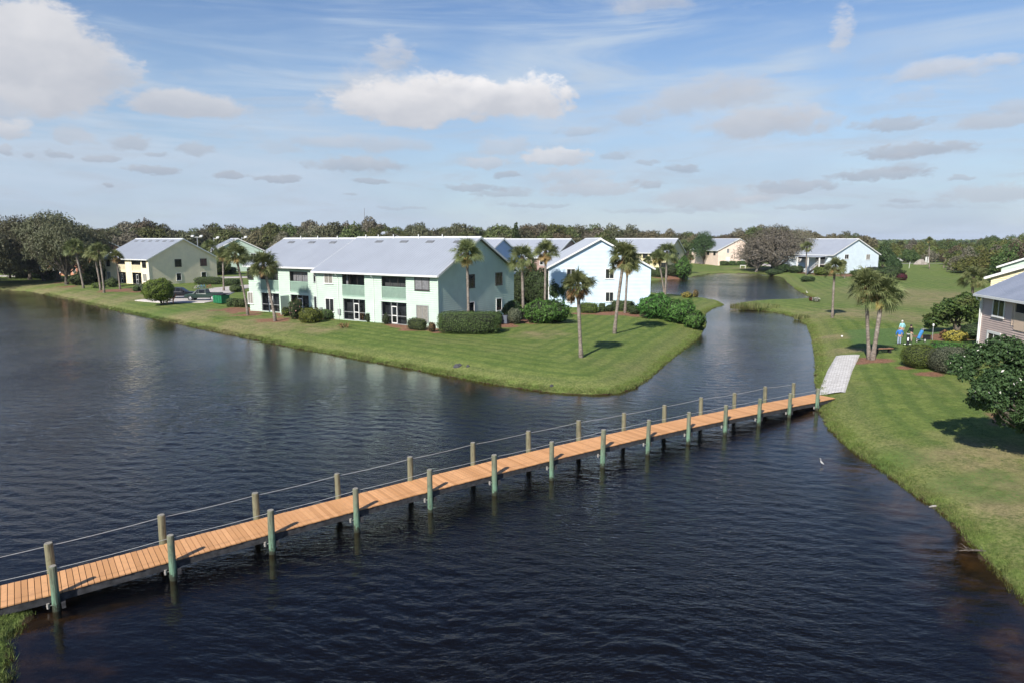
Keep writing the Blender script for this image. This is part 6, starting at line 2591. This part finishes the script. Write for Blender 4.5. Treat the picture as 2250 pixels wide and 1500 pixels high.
# flood light poles, mast
def light_pole(u, D, v, label, two=True):
    x, y = pos(u, D)
    h = topz(v, y) - 1.
    t = thing('light_pole', label, 'light pole', (x, y, 1.), 0, 'flood light poles behind the roofs')
    mb = MB()
    mb.tube([(0, 0, -.3), (0, 0, h)], [.16, .09], 8)
    mb.build('pole', M['steel'], t)
    for sx in ((-1, 1) if two else (1,)):
        mb = MB()
        mb.box(min(0, sx * 1.5), max(0, sx * 1.5), -.06, .06, h - .3, h - .18)
        mb.obox((sx * 1.35 - .4, -.45, h - .15), (.8, 0, 0), (0, .7, .2), (0, 0, .35))
        mb.build('lamp_head', M['headlamp'], t)


light_pole(438, 215, 520, 'double flood light pole behind the cream house roof')
light_pole(474, 225, 523, 'single flood light pole left of the mint gable', False)
light_pole(535, 222, 522, 'single flood light pole right of the mint gable', False)
x, y = pos(803, 900)
t = thing('radio_mast', 'thin far radio mast above the tree line', 'mast', (x, y, 1))
h = topz(458, y) - 1
mb = MB()
for a in (0, 2.094, 4.189):
    mb.tube([(.5 * math.cos(a), .5 * math.sin(a), -1), (.35 * math.cos(a), .35 * math.sin(a), h)], .13, 4)
for i in range(24):
    z0, z1 = h * i / 24, h * (i + 1) / 24
    for a in (0, 2.094, 4.189):
        mb.tube([(.42 * math.cos(a), .42 * math.sin(a), z0), (.42 * math.cos(a + 2.094), .42 * math.sin(a + 2.094), z1)], .06, 3)
mb.build('lattice', M['steel'], t)
# ------------------------------------------------------------------ camera, sun, sky
cam = bpy.data.cameras.new('camera')
cam.sensor_width = 36
cam.lens = FPX / 2250 * 36
cam.clip_start = .1
cam.clip_end = 20000
co = bpy.data.objects.new('camera', cam)
COL.objects.link(co)
co.location = (0, 0, CAMZ)
co.rotation_euler = (math.pi / 2 - PITCH, 0, 0)
SC.camera = co

SUN_EL = math.radians(38.5)
SUN_AZ = (.48, .877)        # the light travels this way over the ground
k = math.hypot(*SUN_AZ)
ld = Vector((SUN_AZ[0] / k * math.cos(SUN_EL), SUN_AZ[1] / k * math.cos(SUN_EL), -math.sin(SUN_EL)))
sl = bpy.data.lights.new('sun', 'SUN')
sl.energy = 5.0
sl.angle = math.radians(.5)
sl.color = (1., .94, .86)
so = bpy.data.objects.new('sun', sl)
COL.objects.link(so)
so.rotation_euler = ld.to_track_quat('-Z', 'Y').to_euler()

W = bpy.data.worlds.new('World')
SC.world = W
W.use_nodes = True
t = W.node_tree
bg = t.nodes['Background']
sky = N(t, 'ShaderNodeTexSky', sky_type='NISHITA')
sky.sun_disc = False
sky.sun_elevation = SUN_EL
sky.sun_rotation = math.atan2(-SUN_AZ[0], -SUN_AZ[1])
sky.altitude = 0
sky.air_density = 1.0
sky.dust_density = .25
sky.ozone_density = 3.5
SKYK = .100
tc = N(t, 'ShaderNodeTexCoord')
sx = N(t, 'ShaderNodeSeparateXYZ')
t.links.new(tc.outputs['Generated'], sx.inputs[0])
az = MATH(t, 'ARCTAN2', sx.outputs[0], sx.outputs[1])
el = MATH(t, 'ARCSINE', sx.outputs[2])
cb = N(t, 'ShaderNodeCombineXYZ')
t.links.new(az, cb.inputs[0])
t.links.new(el, cb.inputs[1])
AE = cb.outputs[0]
base = N(t, 'ShaderNodeVectorMath', operation='SCALE')
t.links.new(sky.outputs[0], base.inputs[0])
base.inputs['Scale'].default_value = SKYK
c = MIX(t, SMOOTH(t, el, .10, .62), base.outputs[0], (.42, .60, .87), 'MULTIPLY')   # deeper blue overhead


def mapped(rot, sx_, sy_, off=(0, 0, 0)):
    mp = N(t, 'ShaderNodeMapping')
    mp.inputs['Rotation'].default_value = (0, 0, math.radians(rot))
    mp.inputs['Scale'].default_value = (sx_, sy_, 1)
    mp.inputs['Location'].default_value = off
    t.links.new(AE, mp.inputs[0])
    return mp.outputs[0]


def azel(u, v):
    d = Vector(ray(u, v)).normalized()
    return math.atan2(d.x, d.y), math.asin(d.z)


# pale veil towards the horizon and thin streaked high cloud
veil = SMOOTH(t, el, .36, -.02, 0., 1.)
vn = NOISE(t, mapped(0, 3, 9), 1., 4, .55)
c = MIX(t, MATH(t, 'MULTIPLY', veil, SMOOTH(t, vn, .2, .8, .6, 1.)), c, (.31, .388, .51))
st1 = NOISE(t, mapped(27, 2.2, 17), 1.0, 5, .6, .8)
st2 = NOISE(t, mapped(0, 2.0, 2.6), 1.6, 3, .5)
streak = MATH(t, 'MULTIPLY', MATH(t, 'MULTIPLY', SMOOTH(t, st1, .38, .68), SMOOTH(t, st2, .30, .58)), SMOOTH(t, el, .46, .26))
c = MIX(t, MATH(t, 'MULTIPLY', streak, .9), c, (.42, .50, .60))
st4 = NOISE(t, mapped(4, 5, 24), 1.5, 7, .66, .6)
band = MATH(t, 'MULTIPLY', SMOOTH(t, st4, .46, .70), MATH(t, 'MULTIPLY', SMOOTH(t, el, .30, .14), SMOOTH(t, el, .0, .04)))
c = MIX(t, MATH(t, 'MULTIPLY', band, .5), c, (.37, .415, .485))
st3 = NOISE(t, mapped(-12, 2.0, 8), 2.2, 6, .65, 1.2)
c = MIX(t, MATH(t, 'MULTIPLY', MATH(t, 'MULTIPLY', SMOOTH(t, st3, .50, .78), SMOOTH(t, az, .05, .35)), .6), c, (.45, .53, .63))



def warp(scale, amp):
    wn_ = N(t, 'ShaderNodeTexNoise', i_Scale=scale, i_Detail=5., i_Roughness=.6)
    t.links.new(mapped(0, 1, 1.5), wn_.inputs['Vector'])
    s1 = N(t, 'ShaderNodeVectorMath', operation='SUBTRACT')
    t.links.new(wn_.outputs['Color'], s1.inputs[0])
    s1.inputs[1].default_value = (.5, .5, .5)
    s2 = N(t, 'ShaderNodeVectorMath', operation='MULTIPLY_ADD')
    t.links.new(s1.outputs[0], s2.inputs[0])
    s2.inputs[1].default_value = (amp, amp * .55, 0)
    t.links.new(AE, s2.inputs[2])
    return s2.outputs[0]


WBIG, WSML = warp(9., .075), warp(30., .034)
nbig = NOISE(t, mapped(0, 1, 1.7), 15., 8, .66, .3)
nsml = NOISE(t, mapped(0, 1, 2.2), 46., 7, .66, .3)
nshade = NOISE(t, mapped(0, 1, 1.6, (3, 2, 0)), 18., 4, .5)

# centre u, v, half width, half height, strength, whiteness, softness
CLOUDS = [
    (1420, 6, 100, 26, .55, .45, .9), (2050, 160, 150, 26, .65, .7, .9), (1850, 72, 28, 64, .55, .75, .9), (2190, 135, 90, 18, .55, .7, .9),
    (60, 140, 235, 150, .92, .62, .50), (-40, 230, 150, 70, .7, .5, .6), (250, 160, 70, 50, .6, .55, .6), (405, 232, 155, 36, .82, .45, .6), (15, 287, 60, 26, .75, .6, .6),
    (862, 125, 62, 45, .55, .55, .9), (800, 185, 110, 60, .5, .5, .9), (1000, 222, 265, 66, .97, 1.0, .5), (1110, 215, 150, 58, .98, 1.1, .45), (900, 240, 170, 50, .9, .85, .45),
    (160, 299, 52, 24, .55, .30, .7), (285, 315, 50, 20, .6, .2, .7), (430, 332, 42, 20, .6, .15, .7), (225, 348, 45, 11, .65, .1, .6), (330, 376, 66, 12, .7, .1, .6), (505, 388, 52, 10, .7, .05, .6),
    (615, 394, 58, 10, .7, .05, .6), (132, 338, 32, 8, .6, .1, .6), (345, 340, 25, 8, .5, .1, .6), (238, 407, 15, 5, .7, .05, .5), (8, 332, 22, 14, .6, .2, .6), (68, 341, 22, 6, .5, .1, .6),
    (620, 322, 60, 20, .35, .35, .8), (810, 320, 140, 26, .55, .35, .8), (780, 364, 118, 20, .65, .2, .7), (808, 398, 46, 8, .65, .05, .6), (690, 240, 30, 20, .3, .4, .8), (880, 457, 60, 5, .4, .05, .7), (770, 428, 20, 5, .5, .05, .6),
    (1225, 348, 85, 24, .75, .75, .6), (1110, 325, 75, 28, .5, .45, .8), (1065, 360, 62, 16, .6, .4, .7), (1275, 290, 60, 14, .45, .2, .8), (1260, 388, 90, 22, .55, .4, .8), (1300, 418, 120, 22, .6, .3, .7), (1115, 388, 30, 10, .6, .1, .6), (1040, 412, 75, 9, .6, .05, .6), (1110, 424, 75, 12, .55, .1, .7), (1170, 452, 90, 6, .4, .05, .7),
    (1560, 215, 150, 48, .62, .35, .8), (1640, 205, 90, 50, .5, .35, .9), (1690, 280, 170, 38, .78, .35, .6), (1740, 255, 70, 30, .5, .5, .8), (1400, 258, 60, 26, .5, .25, .8), (1355, 345, 38, 12, .5, .1, .7), (1420, 358, 28, 8, .5, .1, .7), (1500, 372, 42, 12, .6, .05, .6), (1422, 408, 38, 12, .6, .1, .7),
    (1965, 276, 95, 20, .65, .15, .7), (2200, 262, 100, 26, .65, .25, .7), (2225, 238, 60, 22, .5, .3, .8), (2010, 332, 150, 20, .7, .15, .6), (1975, 345, 60, 12, .5, .1, .7), (1930, 386, 120, 17, .7, .1, .6), (1990, 368, 60, 14, .4, .1, .8), (1740, 412, 120, 15, .65, .15, .6), (1560, 437, 170, 26, .62, .3, .7), (1650, 440, 50, 12, .5, .6, .7), (2185, 428, 150, 24, .55, .25, .7), (2110, 393, 40, 8, .55, .1, .6), (2010, 214, 60, 20, .35, .35, .9), (1790, 455, 90, 7, .45, .1, .7), (2020, 452, 120, 8, .35, .1, .8), (1450, 462, 160, 8, .35, .1, .8), (1985, 442, 40, 6, .5, .1, .7),
]
for (u, v, hw, hh, k, wh, soft) in CLOUDS:
    a0_, e0_ = azel(u, v)
    a1_, _ = azel(u + hw, v)
    _, e1_ = azel(u, v - hh)
    wa, we = abs(a1_ - a0_), abs(e1_ - e0_)
    m = N(t, 'ShaderNodeMapping', vector_type='TEXTURE')
    m.inputs['Location'].default_value = (a0_, e0_, 0)
    m.inputs['Scale'].default_value = (wa, we, 1)
    # each cloud reads the result so far (scaled to nothing), which keeps the shader's clouds in sequence
    sq = N(t, 'ShaderNodeVectorMath', operation='MULTIPLY_ADD')
    t.links.new(c, sq.inputs[0])
    sq.inputs[1].default_value = (1e-6, 1e-6, 0)
    t.links.new(WBIG if hw > 90 and hh > 24 else WSML, sq.inputs[2])
    t.links.new(sq.outputs[0], m.inputs[0])
    s_ = N(t, 'ShaderNodeSeparateXYZ')
    t.links.new(m.outputs[0], s_.inputs[0])
    y = MATH(t, 'MAXIMUM', s_.outputs[1], MATH(t, 'MULTIPLY', s_.outputs[1], -1.35))
    r2 = MATH(t, 'ADD', MATH(t, 'MULTIPLY', s_.outputs[0], s_.outputs[0]), MATH(t, 'MULTIPLY', y, y))
    nz = nbig if hw > 90 and hh > 24 else nsml
    dens = MATH(t, 'ADD', MATH(t, 'SUBTRACT', 1.0, r2), MATH(t, 'MULTIPLY_ADD', nz, 3.0, -1.22))
    mask = MATH(t, 'MULTIPLY', SMOOTH(t, dens, 0., soft * 1.5), min(1, k * 1.12))
    # tops catch the sun, flat bases stay grey
    up = MATH(t, 'MULTIPLY_ADD', nshade, .9, MATH(t, 'MULTIPLY_ADD', s_.outputs[1], .42, -.38))
    up = SMOOTH(t, up, -.35, .75, 0., 1.)
    lo = (.345, .375, .435) if wh > .2 else (.285, .325, .395)
    hi = tuple(x * (1 - min(wh, 1)) + y_ * min(wh, 1) + max(0, wh - 1) * .6 for x, y_ in zip((.36, .395, .455), (.70, .685, .69)))
    lo = tuple(a * (1 - .35 * wh) + b_ * .35 * wh for a, b_ in zip(lo, (.58, .58, .61)))
    c = MIX(t, mask, c, MIX(t, up, lo, hi))
t.links.new(c, bg.inputs[0])
bg.inputs[1].default_value = 1.0
W.cycles.sampling_method = 'MANUAL'
W.cycles.sample_map_resolution = 512

# the air: one even pale volume round everything
hz = MB()
hz.box(-9000, 9000, -9000, 9000, -3.2, 62)
m = bpy.data.materials.new('thin_haze')
m.use_nodes = True
hn = m.node_tree
hn.nodes.remove(hn.nodes['Principled BSDF'])
pv = hn.nodes.new('ShaderNodeVolumePrincipled')
pv.inputs['Color'].default_value = (.80, .88, 1., 1)
pv.inputs['Density'].default_value = .00008
pv.inputs['Anisotropy'].default_value = .0
hn.links.new(pv.outputs[0], hn.nodes['Material Output'].inputs['Volume'])
kind(hz.build('haze', m), 'stuff')
SC.cycles.volume_bounces = 0

SC.render.engine = 'CYCLES'
SC.view_settings.view_transform = 'Standard'
SC.view_settings.look = 'None'
SC.view_settings.exposure = 0.40
SC.view_settings.gamma = 1.0
SC.cycles.max_bounces = 6
SC.cycles.diffuse_bounces = 3
SC.cycles.glossy_bounces = 3
SC.cycles.transparent_max_bounces = 6
SC.cycles.transmission_bounces = 3
SC.cycles.use_denoising = True
SC.cycles.caustics_reflective = False
SC.cycles.caustics_refractive = False
SC.cycles.sample_clamp_indirect = 6.0
